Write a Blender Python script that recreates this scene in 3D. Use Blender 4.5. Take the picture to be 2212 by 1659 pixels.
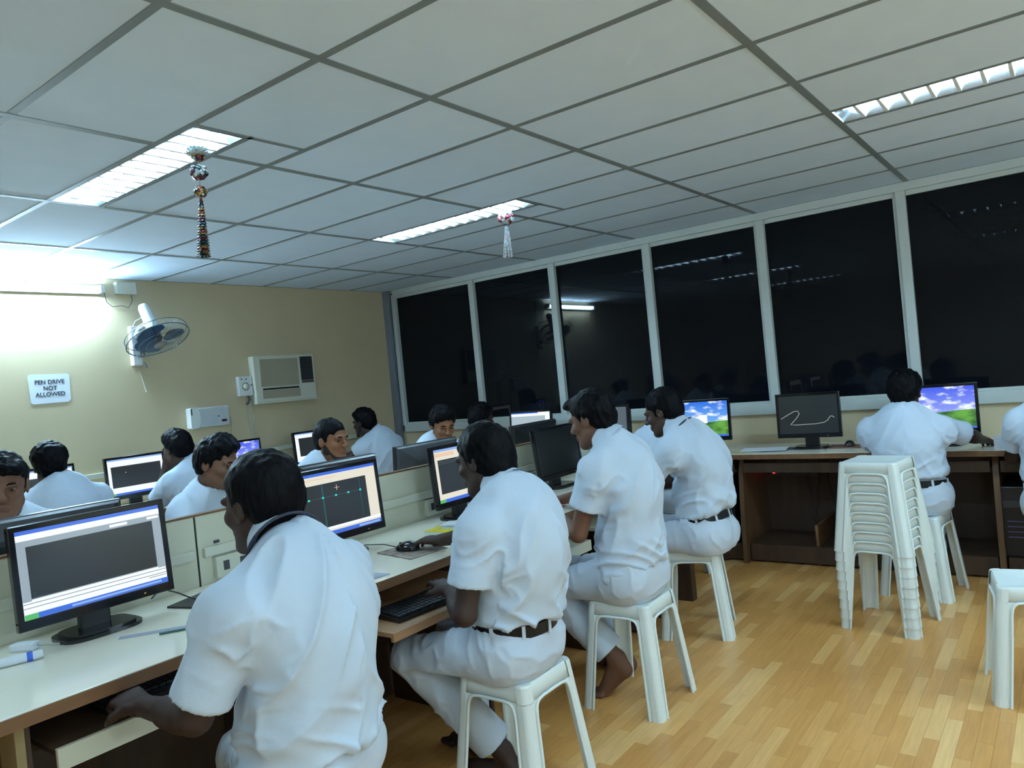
import bpy, bmesh, math, random
import numpy as np
from mathutils import Matrix, Vector
PI = math.pi
rnd = random.Random(7)
SC = bpy.context.scene
COL = SC.collection
for o in list(bpy.data.objects):
    bpy.data.objects.remove(o)

# ------------------------------------------------------------------ camera, world, lights, exposure
ZC = 1.40
FPX, YAW, PITCH, ROLL = 1613.46, -0.6458, -0.0058, -0.0960
fw = Vector((math.sin(YAW)*math.cos(PITCH), math.cos(YAW)*math.cos(PITCH), math.sin(PITCH)))
rt = Vector((math.cos(YAW), -math.sin(YAW), 0)); up = rt.cross(fw)
rt2 = math.cos(ROLL)*rt + math.sin(ROLL)*up
up2 = -math.sin(ROLL)*rt + math.cos(ROLL)*up
cam = bpy.data.cameras.new('camera'); camo = bpy.data.objects.new('camera', cam); COL.objects.link(camo)
M = Matrix((rt2, up2, -fw)).transposed().to_4x4(); M.translation = (0, 0, ZC)
camo.matrix_world = M
cam.sensor_fit = 'HORIZONTAL'; cam.sensor_width = 36.0; cam.lens = FPX/2212*36.0
cam.clip_start = 0.05; cam.clip_end = 200
SC.camera = camo

W = bpy.data.worlds.new('night'); SC.world = W; W.use_nodes = True
W.node_tree.nodes['Background'].inputs[0].default_value = (0.010, 0.012, 0.020, 1)
W.node_tree.nodes['Background'].inputs[1].default_value = 0.12

SC.view_settings.view_transform = 'Standard'
SC.view_settings.look = 'None'
SC.view_settings.gamma = 1.0
SC.view_settings.use_curve_mapping = False
SC.view_settings.exposure = 0.0
TUBE = 148.0          # emission of the troffer tubes
WALLTUBE = 480.0      # emission of the wall batten tube
FILLTUBE = 215.0     # battens added out of frame on two other walls to brighten the ceiling
LIGHTCOL = (0.58, 0.90, 1.15)

# ------------------------------------------------------------------ materials
MATS = {}
def mat(name, col, rough=0.5, metal=0.0, var=0.06, scale=8.0, bump=0.0, bscale=60.0, coat=0.0, spec=0.5, emit=None, es=0.0, objvar=0.0, stretch=None, sss=0.0):
    if name in MATS: return MATS[name]
    m = bpy.data.materials.new(name); m.use_nodes = True
    nt = m.node_tree; n = nt.nodes; L = nt.links; b = n['Principled BSDF']
    b.inputs['Roughness'].default_value = rough; b.inputs['Metallic'].default_value = metal
    b.inputs['Specular IOR Level'].default_value = spec
    b.inputs['Coat Weight'].default_value = coat
    tc = n.new('ShaderNodeTexCoord')
    src = tc.outputs['Object']
    if stretch:
        mp = n.new('ShaderNodeMapping'); mp.inputs['Scale'].default_value = stretch
        L.new(src, mp.inputs['Vector']); src = mp.outputs['Vector']
    nz = n.new('ShaderNodeTexNoise'); nz.inputs['Scale'].default_value = scale; nz.inputs['Detail'].default_value = 4
    L.new(src, nz.inputs['Vector'])
    mr = n.new('ShaderNodeMapRange'); mr.inputs['From Min'].default_value = 0.3; mr.inputs['From Max'].default_value = 0.7
    mr.inputs['To Min'].default_value = 1-var; mr.inputs['To Max'].default_value = 1+var
    L.new(nz.outputs['Fac'], mr.inputs['Value'])
    hv = n.new('ShaderNodeHueSaturation'); hv.inputs['Color'].default_value = (*col, 1)
    val = mr.outputs['Result']
    if objvar:
        oi = n.new('ShaderNodeObjectInfo')
        m2 = n.new('ShaderNodeMapRange'); m2.inputs['To Min'].default_value = 1-objvar; m2.inputs['To Max'].default_value = 1+objvar
        L.new(oi.outputs['Random'], m2.inputs['Value'])
        mu = n.new('ShaderNodeMath'); mu.operation = 'MULTIPLY'
        L.new(val, mu.inputs[0]); L.new(m2.outputs['Result'], mu.inputs[1]); val = mu.outputs['Value']
    L.new(val, hv.inputs['Value'])
    L.new(hv.outputs['Color'], b.inputs['Base Color'])
    if emit:
        b.inputs['Emission Color'].default_value = (*emit, 1); b.inputs['Emission Strength'].default_value = es
    if bump:
        n2 = n.new('ShaderNodeTexNoise'); n2.inputs['Scale'].default_value = bscale; n2.inputs['Detail'].default_value = 3
        L.new(src, n2.inputs['Vector'])
        bp = n.new('ShaderNodeBump'); bp.inputs['Strength'].default_value = bump; bp.inputs['Distance'].default_value = 0.01
        L.new(n2.outputs['Fac'], bp.inputs['Height']); L.new(bp.outputs['Normal'], b.inputs['Normal'])
    MATS[name] = m
    return m

def emat(name, col, s):
    if name in MATS: return MATS[name]
    m = bpy.data.materials.new(name); m.use_nodes = True
    nt = m.node_tree
    for x in list(nt.nodes): nt.nodes.remove(x)
    e = nt.nodes.new('ShaderNodeEmission'); e.inputs[0].default_value = (*col, 1); e.inputs[1].default_value = s
    o = nt.nodes.new('ShaderNodeOutputMaterial'); nt.links.new(e.outputs[0], o.inputs[0])
    MATS[name] = m; return m

def screen_mat(name, col, s=1.0):
    """a lit patch of an LCD: emission under a slightly glossy face"""
    return mat(name, (0.015, 0.016, 0.018), rough=0.22, var=0.0, emit=col, es=s, spec=0.5)

m_wall = mat('wall_paint', (0.58, 0.47, 0.30), rough=0.75, var=0.03, scale=3, bump=0.05, bscale=120)
m_tile = mat('ceiling_board', (0.70, 0.825, 0.98), rough=0.85, var=0.02, scale=5, bump=0.04, bscale=90, objvar=0.025)
m_bar = mat('ceiling_bar', (0.20, 0.23, 0.24), rough=0.45, var=0.05, metal=0.0)
m_alu = mat('window_frame_paint', (0.52, 0.55, 0.52), rough=0.5, var=0.04)
m_alud = mat('window_frame_grey', (0.20, 0.22, 0.26), rough=0.45, var=0.05)
m_top = mat('desk_laminate', (0.90, 0.85, 0.70), rough=0.17, var=0.02, scale=3)
m_edge = mat('desk_edge_wood', (0.16, 0.075, 0.03), rough=0.5, var=0.2, scale=30, stretch=(1, .1, 1))
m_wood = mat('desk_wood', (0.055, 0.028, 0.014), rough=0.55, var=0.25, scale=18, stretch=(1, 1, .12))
m_wood2 = mat('tray_wood', (0.33, 0.18, 0.085), rough=0.45, var=0.2, scale=14, stretch=(1, .15, 1))
m_cream = mat('cream_board', (0.66, 0.64, 0.50), rough=0.55, var=0.03, scale=4)
m_creamp = mat('cream_plastic', (0.66, 0.65, 0.54), rough=0.4, var=0.02)
m_black = mat('black_plastic', (0.010, 0.011, 0.013), rough=0.38, var=0.1)
m_blackg = mat('gloss_black_plastic', (0.008, 0.008, 0.010), rough=0.12, var=0.1)
m_dgrey = mat('dark_grey_plastic', (0.05, 0.052, 0.056), rough=0.5, var=0.1)
m_silver = mat('silver_strip', (0.35, 0.37, 0.38), rough=0.3, metal=0.6, var=0.05)
m_white = mat('white_plastic', (0.76, 0.78, 0.76), rough=0.4, var=0.02)
m_stool = mat('stool_plastic', (0.74, 0.78, 0.74), rough=0.36, var=0.02, scale=4, objvar=0.02)
m_cable = mat('cable_black', (0.012, 0.012, 0.013), rough=0.5, var=0.1)
m_cablew = mat('cable_white', (0.45, 0.44, 0.38), rough=0.5, var=0.05)
m_paper = mat('paper_white', (0.74, 0.78, 0.84), rough=0.7, var=0.02)
m_ink = mat('ink_black', (0.03, 0.03, 0.04), rough=0.7, var=0.05)

# ------------------------------------------------------------------ mesh helpers
class MB:
    def __init__(s): s.v = []; s.f = []; s.mi = []; s.sm = []
    def add(s, vs, fs, mi=0, smooth=False, T=None):
        b = len(s.v)
        for p in vs:
            s.v.append(tuple(T @ Vector(p)) if T is not None else tuple(p))
        for q in fs:
            s.f.append(tuple(i+b for i in q)); s.mi.append(mi); s.sm.append(smooth)
        return s
    def box(s, lo, hi, mi=0, bev=0.0, T=None):
        lo = Vector(lo); hi = Vector(hi)
        if bev <= 0:
            x0, y0, z0 = lo; x1, y1, z1 = hi
            v = [(x0,y0,z0),(x1,y0,z0),(x1,y1,z0),(x0,y1,z0),(x0,y0,z1),(x1,y0,z1),(x1,y1,z1),(x0,y1,z1)]
            f = [(0,3,2,1),(4,5,6,7),(0,1,5,4),(1,2,6,5),(2,3,7,6),(3,0,4,7)]
            return s.add(v, f, mi, False, T)
        bm = bmesh.new()
        bmesh.ops.create_cube(bm, size=1.0)
        c = (lo+hi)/2; d = hi-lo
        for w in bm.verts: w.co = Vector((w.co.x*d.x, w.co.y*d.y, w.co.z*d.z))+c
        bmesh.ops.bevel(bm, geom=list(bm.edges), offset=min(bev, min(d)*0.49), segments=2, affect='EDGES', profile=0.6)
        bm.verts.index_update()
        v = [tuple(w.co) for w in bm.verts]; f = [tuple(w.index for w in q.verts) for q in bm.faces]
        bm.free()
        return s.add(v, f, mi, False, T)
    def tube(s, pts, r, n=8, mi=0, cap=True, smooth=True, T=None):
        pts = [Vector(p) for p in pts]
        rs = r if isinstance(r, (list, tuple)) else [r]*len(pts)
        vs = []; fs = []
        d0 = (pts[1]-pts[0]).normalized()
        a = Vector((0,0,1)) if abs(d0.z) < 0.9 else Vector((1,0,0))
        u = d0.cross(a).normalized()
        for i, p in enumerate(pts):
            if i == 0: d = d0
            elif i == len(pts)-1: d = (pts[i]-pts[i-1]).normalized()
            else: d = ((pts[i+1]-pts[i]).normalized()+(pts[i]-pts[i-1]).normalized()).normalized()
            u = (u-d*u.dot(d)).normalized(); w = d.cross(u)
            for k in range(n):
                t = 2*PI*k/n
                vs.append(p+(u*math.cos(t)+w*math.sin(t))*rs[i])
        for i in range(len(pts)-1):
            for k in range(n):
                fs.append((i*n+k, i*n+(k+1)%n, (i+1)*n+(k+1)%n, (i+1)*n+k))
        s.add(vs, fs, mi, smooth, T)
        if cap:
            s.add(vs[:n], [tuple(reversed(range(n)))], mi, False, T); s.add(vs[-n:], [tuple(range(n))], mi, False, T)
        return s
    def lathe(s, prof, n=24, mi=0, T=None, smooth=True):
        vs = []; fs = []
        for r, z in prof:
            for k in range(n):
                t = 2*PI*k/n; vs.append((r*math.cos(t), r*math.sin(t), z))
        for i in range(len(prof)-1):
            for k in range(n):
                fs.append((i*n+k, i*n+(k+1)%n, (i+1)*n+(k+1)%n, (i+1)*n+k))
        return s.add(vs, fs, mi, smooth, T)
    def prism(s, poly, z0, z1, mi=0, T=None, smooth=False):
        n = len(poly)
        v = [(x, y, z0) for x, y in poly]+[(x, y, z1) for x, y in poly]
        f = [tuple(reversed(range(n))), tuple(range(n, 2*n))]
        s.add(v, f, mi, False, T)
        s.add(v, [(k, (k+1)%n, n+(k+1)%n, n+k) for k in range(n)], mi, smooth, T)
        return s
    def quad(s, a, b, c, d, mi=0):
        return s.add([a, b, c, d], [(0,1,2,3)], mi)
    def mesh(s, name, mats):
        me = bpy.data.meshes.new(name); me.from_pydata(s.v, [], s.f); 
        for m in (mats if isinstance(mats, (list, tuple)) else [mats]): me.materials.append(m)
        me.polygons.foreach_set('material_index', s.mi); me.polygons.foreach_set('use_smooth', s.sm)
        me.update(); return me
    def obj(s, name, mats, parent=None, loc=(0,0,0), rz=0.0):
        return link(name, s.mesh(name, mats), parent, loc, rz)

def link(name, me, parent=None, loc=(0,0,0), rz=0.0):
    o = bpy.data.objects.new(name, me); COL.objects.link(o); o.location = loc
    if rz: o.rotation_euler = (0, 0, rz)
    if parent: o.parent = parent
    return o
def tag(o, label, cat, group=None, kind=None):
    o['label'] = label; o['category'] = cat
    if group: o['group'] = group
    if kind: o['kind'] = kind
    return o
def thing(name, label, cat, loc=(0,0,0), rz=0.0, group=None):
    return tag(link(name, None, None, loc, rz), label, cat, group)
def struct(o): o['kind'] = 'structure'; return o
def copy_tree(o, parent=None):
    c = o.copy(); COL.objects.link(c); c.parent = parent
    for ch in [q for q in bpy.data.objects if q.parent == o]: copy_tree(ch, c)
    return c
def RZ(a): return Matrix.Rotation(a, 4, 'Z')
def TR(x, y, z): return Matrix.Translation((x, y, z))

# ------------------------------------------------------------------ room shell
XL, XR, YB, YW, H = -5.714, 2.7, -2.6, 5.53, 2.44
XA = [-4.757, -3.766, -2.774, -1.783, -0.79, 0.20, 1.19, 2.18]       # ceiling bars running towards the windows
YBARS = [1.043+0.5*k for k in range(-7, 9)]                            # bars running along the windows
floor = struct(MB().box((XL-.1, YB-.1, -0.12), (XR+.1, YW+.1, -0.006)).obj('floor', mat('floor_base', (0.30, 0.18, 0.08), rough=0.5)))
# floor strips: printed three-strip boards, pieces .05 x .39
def plank_mat(rand_node):
    m = bpy.data.materials.new('floor_strip_'+rand_node); m.use_nodes = True
    nt = m.node_tree; n = nt.nodes; L = nt.links; b = n['Principled BSDF']
    if rand_node == 'obj':
        r = n.new('ShaderNodeObjectInfo').outputs['Random']
    else:
        r = n.new('ShaderNodeNewGeometry').outputs['Random Per Island']
    cr = n.new('ShaderNodeValToRGB'); e = cr.color_ramp.elements
    e[0].position = 0; e[0].color = (0.62, 0.29, 0.080, 1); e[1].position = 1; e[1].color = (0.86, 0.51, 0.20, 1)
    x = e.new(0.45); x.color = (0.68, 0.33, 0.095, 1); x = e.new(0.72); x.color = (0.74, 0.38, 0.120, 1)
    L.new(r, cr.inputs[0])
    tc = n.new('ShaderNodeTexCoord'); mp = n.new('ShaderNodeMapping'); mp.inputs['Scale'].default_value = (60, 4, 1)
    nz = n.new('ShaderNodeTexNoise'); nz.inputs['Scale'].default_value = 1.6; nz.inputs['Detail'].default_value = 5
    cmb = n.new('ShaderNodeVectorMath'); cmb.operation = 'ADD'
    sc = n.new('ShaderNodeMath'); sc.operation = 'MULTIPLY'; sc.inputs[1].default_value = 37; L.new(r, sc.inputs[0])
    L.new(tc.outputs['Object'], mp.inputs['Vector']); L.new(mp.outputs[0], cmb.inputs[0]); L.new(sc.outputs[0], cmb.inputs[1])
    L.new(cmb.outputs[0], nz.inputs['Vector'])
    mr = n.new('ShaderNodeMapRange'); mr.inputs['From Min'].default_value = .3; mr.inputs['From Max'].default_value = .7
    mr.inputs['To Min'].default_value = .9; mr.inputs['To Max'].default_value = 1.07; L.new(nz.outputs['Fac'], mr.inputs['Value'])
    hv = n.new('ShaderNodeHueSaturation'); L.new(cr.outputs[0], hv.inputs['Color']); L.new(mr.outputs[0], hv.inputs['Value'])
    L.new(hv.outputs[0], b.inputs['Base Color']); b.inputs['Roughness'].default_value = 0.28
    b.inputs['Specular IOR Level'].default_value = 0.4
    return m
pw, pl = 0.0525, 0.395
mp_o, mp_i = plank_mat('obj'), plank_mat('isl')
g = 0.0003
me_plank = MB().box((g, g, -0.006), (pw-g, pl-g, 0), bev=0.0).mesh('plank', mp_o)
cells = []
for i in range(int(XL/pw)-1, int(XR/pw)+1):
    off = ((i*0.37) % 1.0)*pl + (0.02 if i % 3 else 0.06)
    for j in range(int(YB/pl)-2, int(YW/pl)+1):
        cells.append((i*pw, j*pl+off))
def vis_rank(c):
    d = Vector((c[0]+.026, c[1]+.2, -ZC)); z = d.dot(fw)
    if z < .3: return 1e9
    u = d.dot(rt2)/z*FPX; v = -d.dot(up2)/z*FPX
    if abs(u) > 1180 or abs(v) > 900 or c[0] < -2.0 : return 1e8+z
    if c[1] > 4.9: return 1e7+z
    return z
cells = [c for c in cells if XL-.01 < c[0] < XR-pw+.01]
cells.sort(key=vis_rank)
near, far = cells[:298], cells[298:]
for c in near:
    link('plank', me_plank, floor, (c[0], max(c[1], YB), 0))
mb = MB()
for c in far:
    y0 = max(c[1], YB); y1 = min(c[1]+pl, YW)
    if y1-y0 > .02: mb.box((c[0]+g, y0+g, -0.006), (c[0]+pw-g, y1-g, 0))
fo = mb.obj('planks', mp_i, floor); fo['kind'] = 'stuff'

# walls
struct(MB().box((XL-.12, YB-.1, 0), (XL, YW+.1, H)).obj('wall_left', m_wall))
struct(MB().box((XR, YB-.1, 0), (XR+.12, YW+.1, H)).obj('wall_right', m_wall))
struct(MB().box((XL, YB-.12, 0), (XR, YB, H)).obj('wall_near', m_wall))
SILL = 1.00; HEAD = 2.385
wb = MB().box((XL, YW, 0), (XR, YW+.14, SILL-.03))
wb.box((XL, YW, HEAD+.03), (XR, YW+.14, H+.05))
struct(wb.obj('wall_window', m_wall))
# window sill ledge and head band
struct(MB().box((XL+.13, YW-.035, SILL-.035), (XR, YW+.05, SILL+.045), bev=.006).obj('trim_1', m_alu))
struct(MB().box((XL+.13, YW-.03, HEAD), (XR, YW+.05, H), bev=.004).obj('trim_2', m_alu))
struct(MB().box((XL, YW-.05, 0.0), (XL+.075, YW+.02, H)).obj('trim_3', m_alud))
# windows: each bay its own frame and night-dark pane
m_glass = bpy.data.materials.new('window_glass'); m_glass.use_nodes = True
b = m_glass.node_tree.nodes['Principled BSDF']
b.inputs['Base Color'].default_value = (0.004, 0.005, 0.007, 1); b.inputs['Roughness'].default_value = 0.015
b.inputs['IOR'].default_value = 1.27; b.inputs['Specular IOR Level'].default_value = 0.5
_n = m_glass.node_tree.nodes; _nz = _n.new('ShaderNodeTexNoise'); _nz.inputs['Scale'].default_value = 2.0
_mr = _n.new('ShaderNodeMapRange'); _mr.inputs['To Min'].default_value = 0.008; _mr.inputs['To Max'].default_value = 0.03
m_glass.node_tree.links.new(_nz.outputs['Fac'], _mr.inputs['Value']); m_glass.node_tree.links.new(_mr.outputs[0], b.inputs['Roughness'])
XM = [-5.60, -4.538, -3.608, -2.684, -1.765, -0.835, 0.09, 1.015, 1.94, XR]
for k in range(len(XM)-1):
    x0, x1 = XM[k], XM[k+1]
    w = struct(link('window_%d' % (k+1), None, None, (x0, YW, SILL)))
    f = MB()
    mw = .029
    f.box((-mw if k else -.02, -.02, .03), (mw if k else .03, .05, HEAD-SILL+.01), bev=.004)
    f.box((mw if k else .03, .0, .03), (x1-x0-mw, .045, .062), bev=.003)
    f.box((mw if k else .03, .0, HEAD-SILL-.03), (x1-x0-mw, .045, HEAD-SILL+.01), bev=.003)
    f.box((x1-x0-mw-.022, .004, .06), (x1-x0-mw, .045, HEAD-SILL-.03), bev=.003)
    f.obj('frame', m_alu, w)
    MB().box((mw, .02, .06), (x1-x0-mw, .026, HEAD-SILL-.03)).obj('pane', m_glass, w)
# the dark night behind the glass
# ceiling: hidden slab, boards and bars
ceil = struct(MB().box((XL-.12, YB-.12, H+.10), (XR+.12, YW+.14, H+.2)).obj('ceiling', m_tile))
xs = [XL]+XA+[XR]; ys = [YB]+YBARS+[YW]
LIGHTS = [(-3.766, 1.543), (-3.766, 3.543), (-0.79, 3.543), (-0.79, 1.543), (-3.766, -0.457), (-0.79, -0.457), (1.19, 1.543), (1.19, 3.543)]
LW, LLEN = 0.235, 1.256
def rects_minus(x0, x1, y0, y1):
    """split a board around troffers"""
    out = [(x0, x1, y0, y1)]
    for lx, ly in LIGHTS:
        a0, a1, b0, b1 = lx, lx+LLEN, ly, ly+LW
        nxt = []
        for r in out:
            if r[1] <= a0+1e-4 or r[0] >= a1-1e-4 or r[3] <= b0+1e-4 or r[2] >= b1-1e-4: nxt.append(r); continue
            if r[3] > b1+1e-4: nxt.append((r[0], min(r[1], a1), b1, r[3]))
            if r[2] < b0-1e-4: nxt.append((r[0], min(r[1], a1), r[2], b0))
            if r[1] > a1+1e-4: nxt.append((a1, r[1], r[2], r[3]))
            if r[0] < a0-1e-4: nxt.append((r[0], a0, r[2], r[3]))
        out = nxt
    return out
cache = {}
for i in range(len(xs)-1):
    for j in range(len(ys)-1):
        for r in rects_minus(xs[i], xs[i+1], ys[j], ys[j+1]):
            dx, dy = r[1]-r[0], r[3]-r[2]
            if dx < .03 or dy < .03: continue
            key = (round(dx, 3), round(dy, 3))
            if key not in cache: cache[key] = MB().box((0, 0, 0.002), (dx, dy, .015)).mesh('ceiling_tile', m_tile)
            link('ceiling_tile', cache[key], ceil, (r[0], r[2], H))
bw = 0.0135
for x in XA:
    cuts = sorted((ly, ly+LW) for lx, ly in LIGHTS if lx+.02 < x < lx+LLEN-.02)
    a = YB
    for c0, c1 in cuts+[(YW, YW)]:
        MB().box((x-.016, a, H-.001), (x+.016, c0, H+.012)).obj('ceiling_bar', m_bar, ceil); a = c1
for y in YBARS: 
    MB().box((XL, y-bw, H-.0005), (XR, y+bw, H+.012)).obj('ceiling_bar', m_bar, ceil)
for lx, ly in LIGHTS:
    mb = MB().box((lx, ly+LW-.006, H-.0012), (lx+LLEN+.02, ly+LW+.012, H+.012))
    mb.box((lx+LLEN-.006, ly, H-.0012), (lx+LLEN+.016, ly+.5, H+.012)); mb.obj('ceiling_bar', m_bar, ceil)

# ------------------------------------------------------------------ troffers with louvres
m_refl = mat('reflector_metal', (0.68, 0.72, 0.76), rough=0.16, metal=1.0, var=0.03)
m_louv = mat('louvre_white', (0.86, 0.89, 0.92), rough=0.35, metal=0.0, var=0.02)
m_house = mat('troffer_paint', (0.80, 0.83, 0.85), rough=0.5, var=0.02)
m_tube = emat('tube_light', LIGHTCOL, TUBE)
LLAB = ['glaring recessed ceiling light above the left row, beside the long striped tassel',
        'louvred ceiling light in mid room beside the short pink tassel',
        'louvred ceiling light at the upper right with its bright cross blades showing',
        'ceiling light straight above the photographer, seen only as a reflection in the right window',
        'ceiling light behind the photographer towards the left wall', 'ceiling light behind the photographer over the aisle',
        'ceiling light over the right aisle, out of frame, nearer the photographer', 'ceiling light over the right aisle, out of frame, nearer the windows']
lproto = None
for k, (lx, ly) in enumerate(LIGHTS):
    if lproto is None:
        t = thing('ceiling_light', LLAB[k], 'ceiling light', (lx+.012, ly+.010, H), 0, 'recessed louvred ceiling lights')
        Lx, Wd, D = LLEN-.03, LW-.022, .085
        hb = MB()
        hb.box((0, 0, D), (Lx, Wd, D+.01)); hb.box((0, -.006, 0), (Lx, 0, D)); hb.box((0, Wd, 0), (Lx, Wd+.006, D))
        hb.box((-.006, -.006, 0), (0, Wd+.006, D)); hb.box((Lx, -.006, 0), (Lx+.006, Wd+.006, D))
        hb.obj('housing', m_refl, t)
        tb = MB().tube([(.03, Wd/2, .041), (Lx-.03, Wd/2, .041)], .014, 10)
        tb.obj('tube', m_tube, t)
        ec = MB()
        for x in (.0, Lx-.03): ec.box((x, Wd/2-.02, .027), (x+.03, Wd/2+.02, .08), bev=.003)
        ec.obj('lamp_holder', m_white, t)
        N = 13
        for q in range(1, N):
            x = Lx*q/N
            lb = MB()
            v = [(x-.007, 0, 0), (x+.007, 0, 0), (x+.0015, 0, .026), (x-.0015, 0, .026),
                 (x-.007, Wd, 0), (x+.007, Wd, 0), (x+.0015, Wd, .026), (x-.0015, Wd, .026)]
            lb.add(v, [(0,1,5,4), (1,2,6,5), (2,3,7,6), (3,0,4,7)])
            lb.obj('louvre_blade', m_louv, t)
        for y0, y1 in ((0.004, .018), (Wd-.004, Wd-.018)):
            sb = MB().add([(0, y0, 0), (Lx, y0, 0), (Lx, y1, .055), (0, y1, .055)], [(0, 1, 2, 3)])
            sb.obj('reflector', m_refl, t)
        lproto = t
    else:
        t = copy_tree(lproto); t.location = (lx+.012, ly+.010, H); t['label'] = LLAB[k]

# ------------------------------------------------------------------ wall batten light
t = thing('tube_light', 'bright white batten tube light high on the left wall by the ceiling', 'wall light', (XL, 2.02, 2.35))
MB().box((0, -.62, -.03), (.035, .62, .03), bev=.004).obj('batten', m_white, t)
MB().tube([(.062, -.585, 0), (.062, .585, 0)], .014, 12).obj('tube', emat('wall_tube', LIGHTCOL, WALLTUBE), t)
for y in (-.61, .585): MB().box((.03, y, -.028), (.085, y+.03, .028), bev=.006).obj('lamp_holder', m_white, t)
bt = t
for k, (x, y, a, lab) in enumerate(((XR, 3.4, PI, 'added fill tube on the right wall near the windows, out of frame'), (XR, 0.6, PI, 'added fill tube on the right wall beside the photographer, out of frame'), (1.6, YB, PI/2, 'added fill tube on the wall behind the photographer, out of frame'))):
    c = copy_tree(bt); c.location = (x, y, 1.80); c.rotation_euler = (0, 0, a); c['label'] = lab  # unseen copies of the batten, added to lift and cool ceiling and shirts
    for ch in bpy.data.objects:
        if ch.parent == c and ch.name.startswith('tube'):
            ch.data = ch.data.copy(); ch.data.materials[0] = emat('fill_tube', LIGHTCOL, FILLTUBE)
# ------------------------------------------------------------------ desks
def bench(name, label, x0, x1, y0, y1, axis, panels, edge_side, trays=(), top=0.75, th=0.032, mtop=None):
    """a continuous worktop on side panels. axis 'y': runs along y; edge_side: +1 the user edge is at x1 (or y0 when axis 'x')"""
    t = thing(name, label, 'desk', ((x0+x1)/2, (y0+y1)/2, 0))
    ox, oy = (x0+x1)/2, (y0+y1)/2
    MB().box((x0-ox, y0-oy, top-th), (x1-ox, y1-oy, top), bev=.002).obj('worktop', mtop or m_top, t)
    e = MB()
    if axis == 'y':
        xe = x1 if edge_side > 0 else x0
        e.box((xe-ox-(0 if edge_side > 0 else .006), y0-oy, top-th-.002), (xe-ox+(.006 if edge_side > 0 else 0), y1-oy, top-.002))
    else:
        e.box((x0-ox, y0-oy-.006, top-th-.002), (x1-ox, y0-oy, top-.002))
    e.obj('edge_strip', m_edge, t)
    return t, ox, oy

t, ox, oy = bench('computer_bench', 'long cream bench with brown edge carrying the front row of monitors', -2.625, -1.97, -0.75, 4.12, 'y', [], 1)
for y in (-0.18, 0.655, 1.49, 2.33, 3.16, 4.0):
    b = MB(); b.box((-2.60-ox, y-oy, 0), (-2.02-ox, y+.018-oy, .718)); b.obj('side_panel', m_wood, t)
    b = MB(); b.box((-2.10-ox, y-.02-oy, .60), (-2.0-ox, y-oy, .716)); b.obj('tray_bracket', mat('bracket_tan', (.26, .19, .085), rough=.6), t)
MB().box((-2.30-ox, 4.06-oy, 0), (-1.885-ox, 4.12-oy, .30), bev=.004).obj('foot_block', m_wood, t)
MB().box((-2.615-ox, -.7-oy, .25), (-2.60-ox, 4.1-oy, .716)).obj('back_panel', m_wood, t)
def tray(t, ox, oy, x0, x1, y0, y1, z, m, front_h=.035, lip=.012, mf=None):
    MB().box((x0-ox, y0-oy, z-.016), (x1-ox, y1-oy, z), bev=.002).obj('keyboard_tray', m, t)
    MB().box((x1-ox, y0-oy, z-front_h), (x1+.014-ox, y1-oy, z+lip), bev=.002).obj('tray_front', mf or m, t)
tray(t, ox, oy, -2.45, -2.00, .715, 1.42, .625, m_wood, .05, .004, m_cream)
tray(t, ox, oy, -2.30, -1.80, 1.62, 2.28, .632, m_wood2, .03, .0)
tray(t, ox, oy, -2.45, -1.96, 2.44, 3.10, .585, m_cream, .05, .0)
tray(t, ox, oy, -2.45, -2.02, 3.27, 3.93, .60, m_cream, .05, .0)

# divider between the two rows
dv = thing('desk_divider', 'low cream divider with brown top strip and trunking behind the front monitors', 'divider', (-2.64, 1.7, 0))
jy = [-1.25, .07, 1.468, 2.87, 4.25]
for a, b_ in zip(jy[:-1], jy[1:]):
    MB().box((-.012, a-1.7+.004, 0.70), (.012, b_-1.7-.004, 1.008), bev=.001).obj('panel', m_cream, dv)
    MB().box((.012, a-1.7+.02, .853), (.030, b_-1.7-.02, .888), bev=.003).obj('trunking', m_creamp, dv)
for y in jy[1:-1]: MB().box((-.008, y-.006-1.7, .70), (.008, y+.006-1.7, 1.006)).obj('joint_strip', m_black, dv)
MB().box((-.016, -1.25-1.7, 1.008), (.016, 4.25-1.7, 1.016), bev=.001).obj('top_strip', m_edge, dv)
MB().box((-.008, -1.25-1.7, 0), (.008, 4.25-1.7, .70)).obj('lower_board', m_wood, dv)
for y in (1.60, 2.74, 3.55, .40):
    s_ = MB().box((.012, y-.075-1.7, .765), (.036, y+.075-1.7, .845), bev=.003).obj('socket_plate', m_creamp, dv)
    q = MB()
    for dy in (-.035, .035):
        q.box((.036, y+dy-.012-1.7, .79), (.0375, y+dy+.012-1.7, .825))
    q.obj('socket_hole', m_dgrey, s_)
MB().box((.012, 1.535-1.7, .895), (.02, 1.555-1.7, .905)).obj('screw_plate', m_dgrey, dv)

t, ox, oy = bench('computer_bench', 'cream bench on the far side of the divider, behind the front row of monitors', -3.30, -2.655, -0.75, 4.12, 'y', [], -1)
for y in (-0.18, 0.655, 1.49, 2.33, 3.16, 4.0):
    MB().box((-3.25-ox, y-oy, 0), (-2.68-ox, y+.018-oy, .718)).obj('side_panel', m_wood, t)
t, ox, oy = bench('computer_bench', 'cream bench along the left wall under the air conditioner', -5.712, -5.06, -0.2, 4.70, 'y', [], 1)
for y in (-0.15, 0.75, 1.6, 2.35, 3.1, 3.9, 4.65):
    MB().box((-5.69-ox, y-oy, 0), (-5.10-ox, y+.018-oy, .718)).obj('side_panel', m_wood, t)

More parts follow.
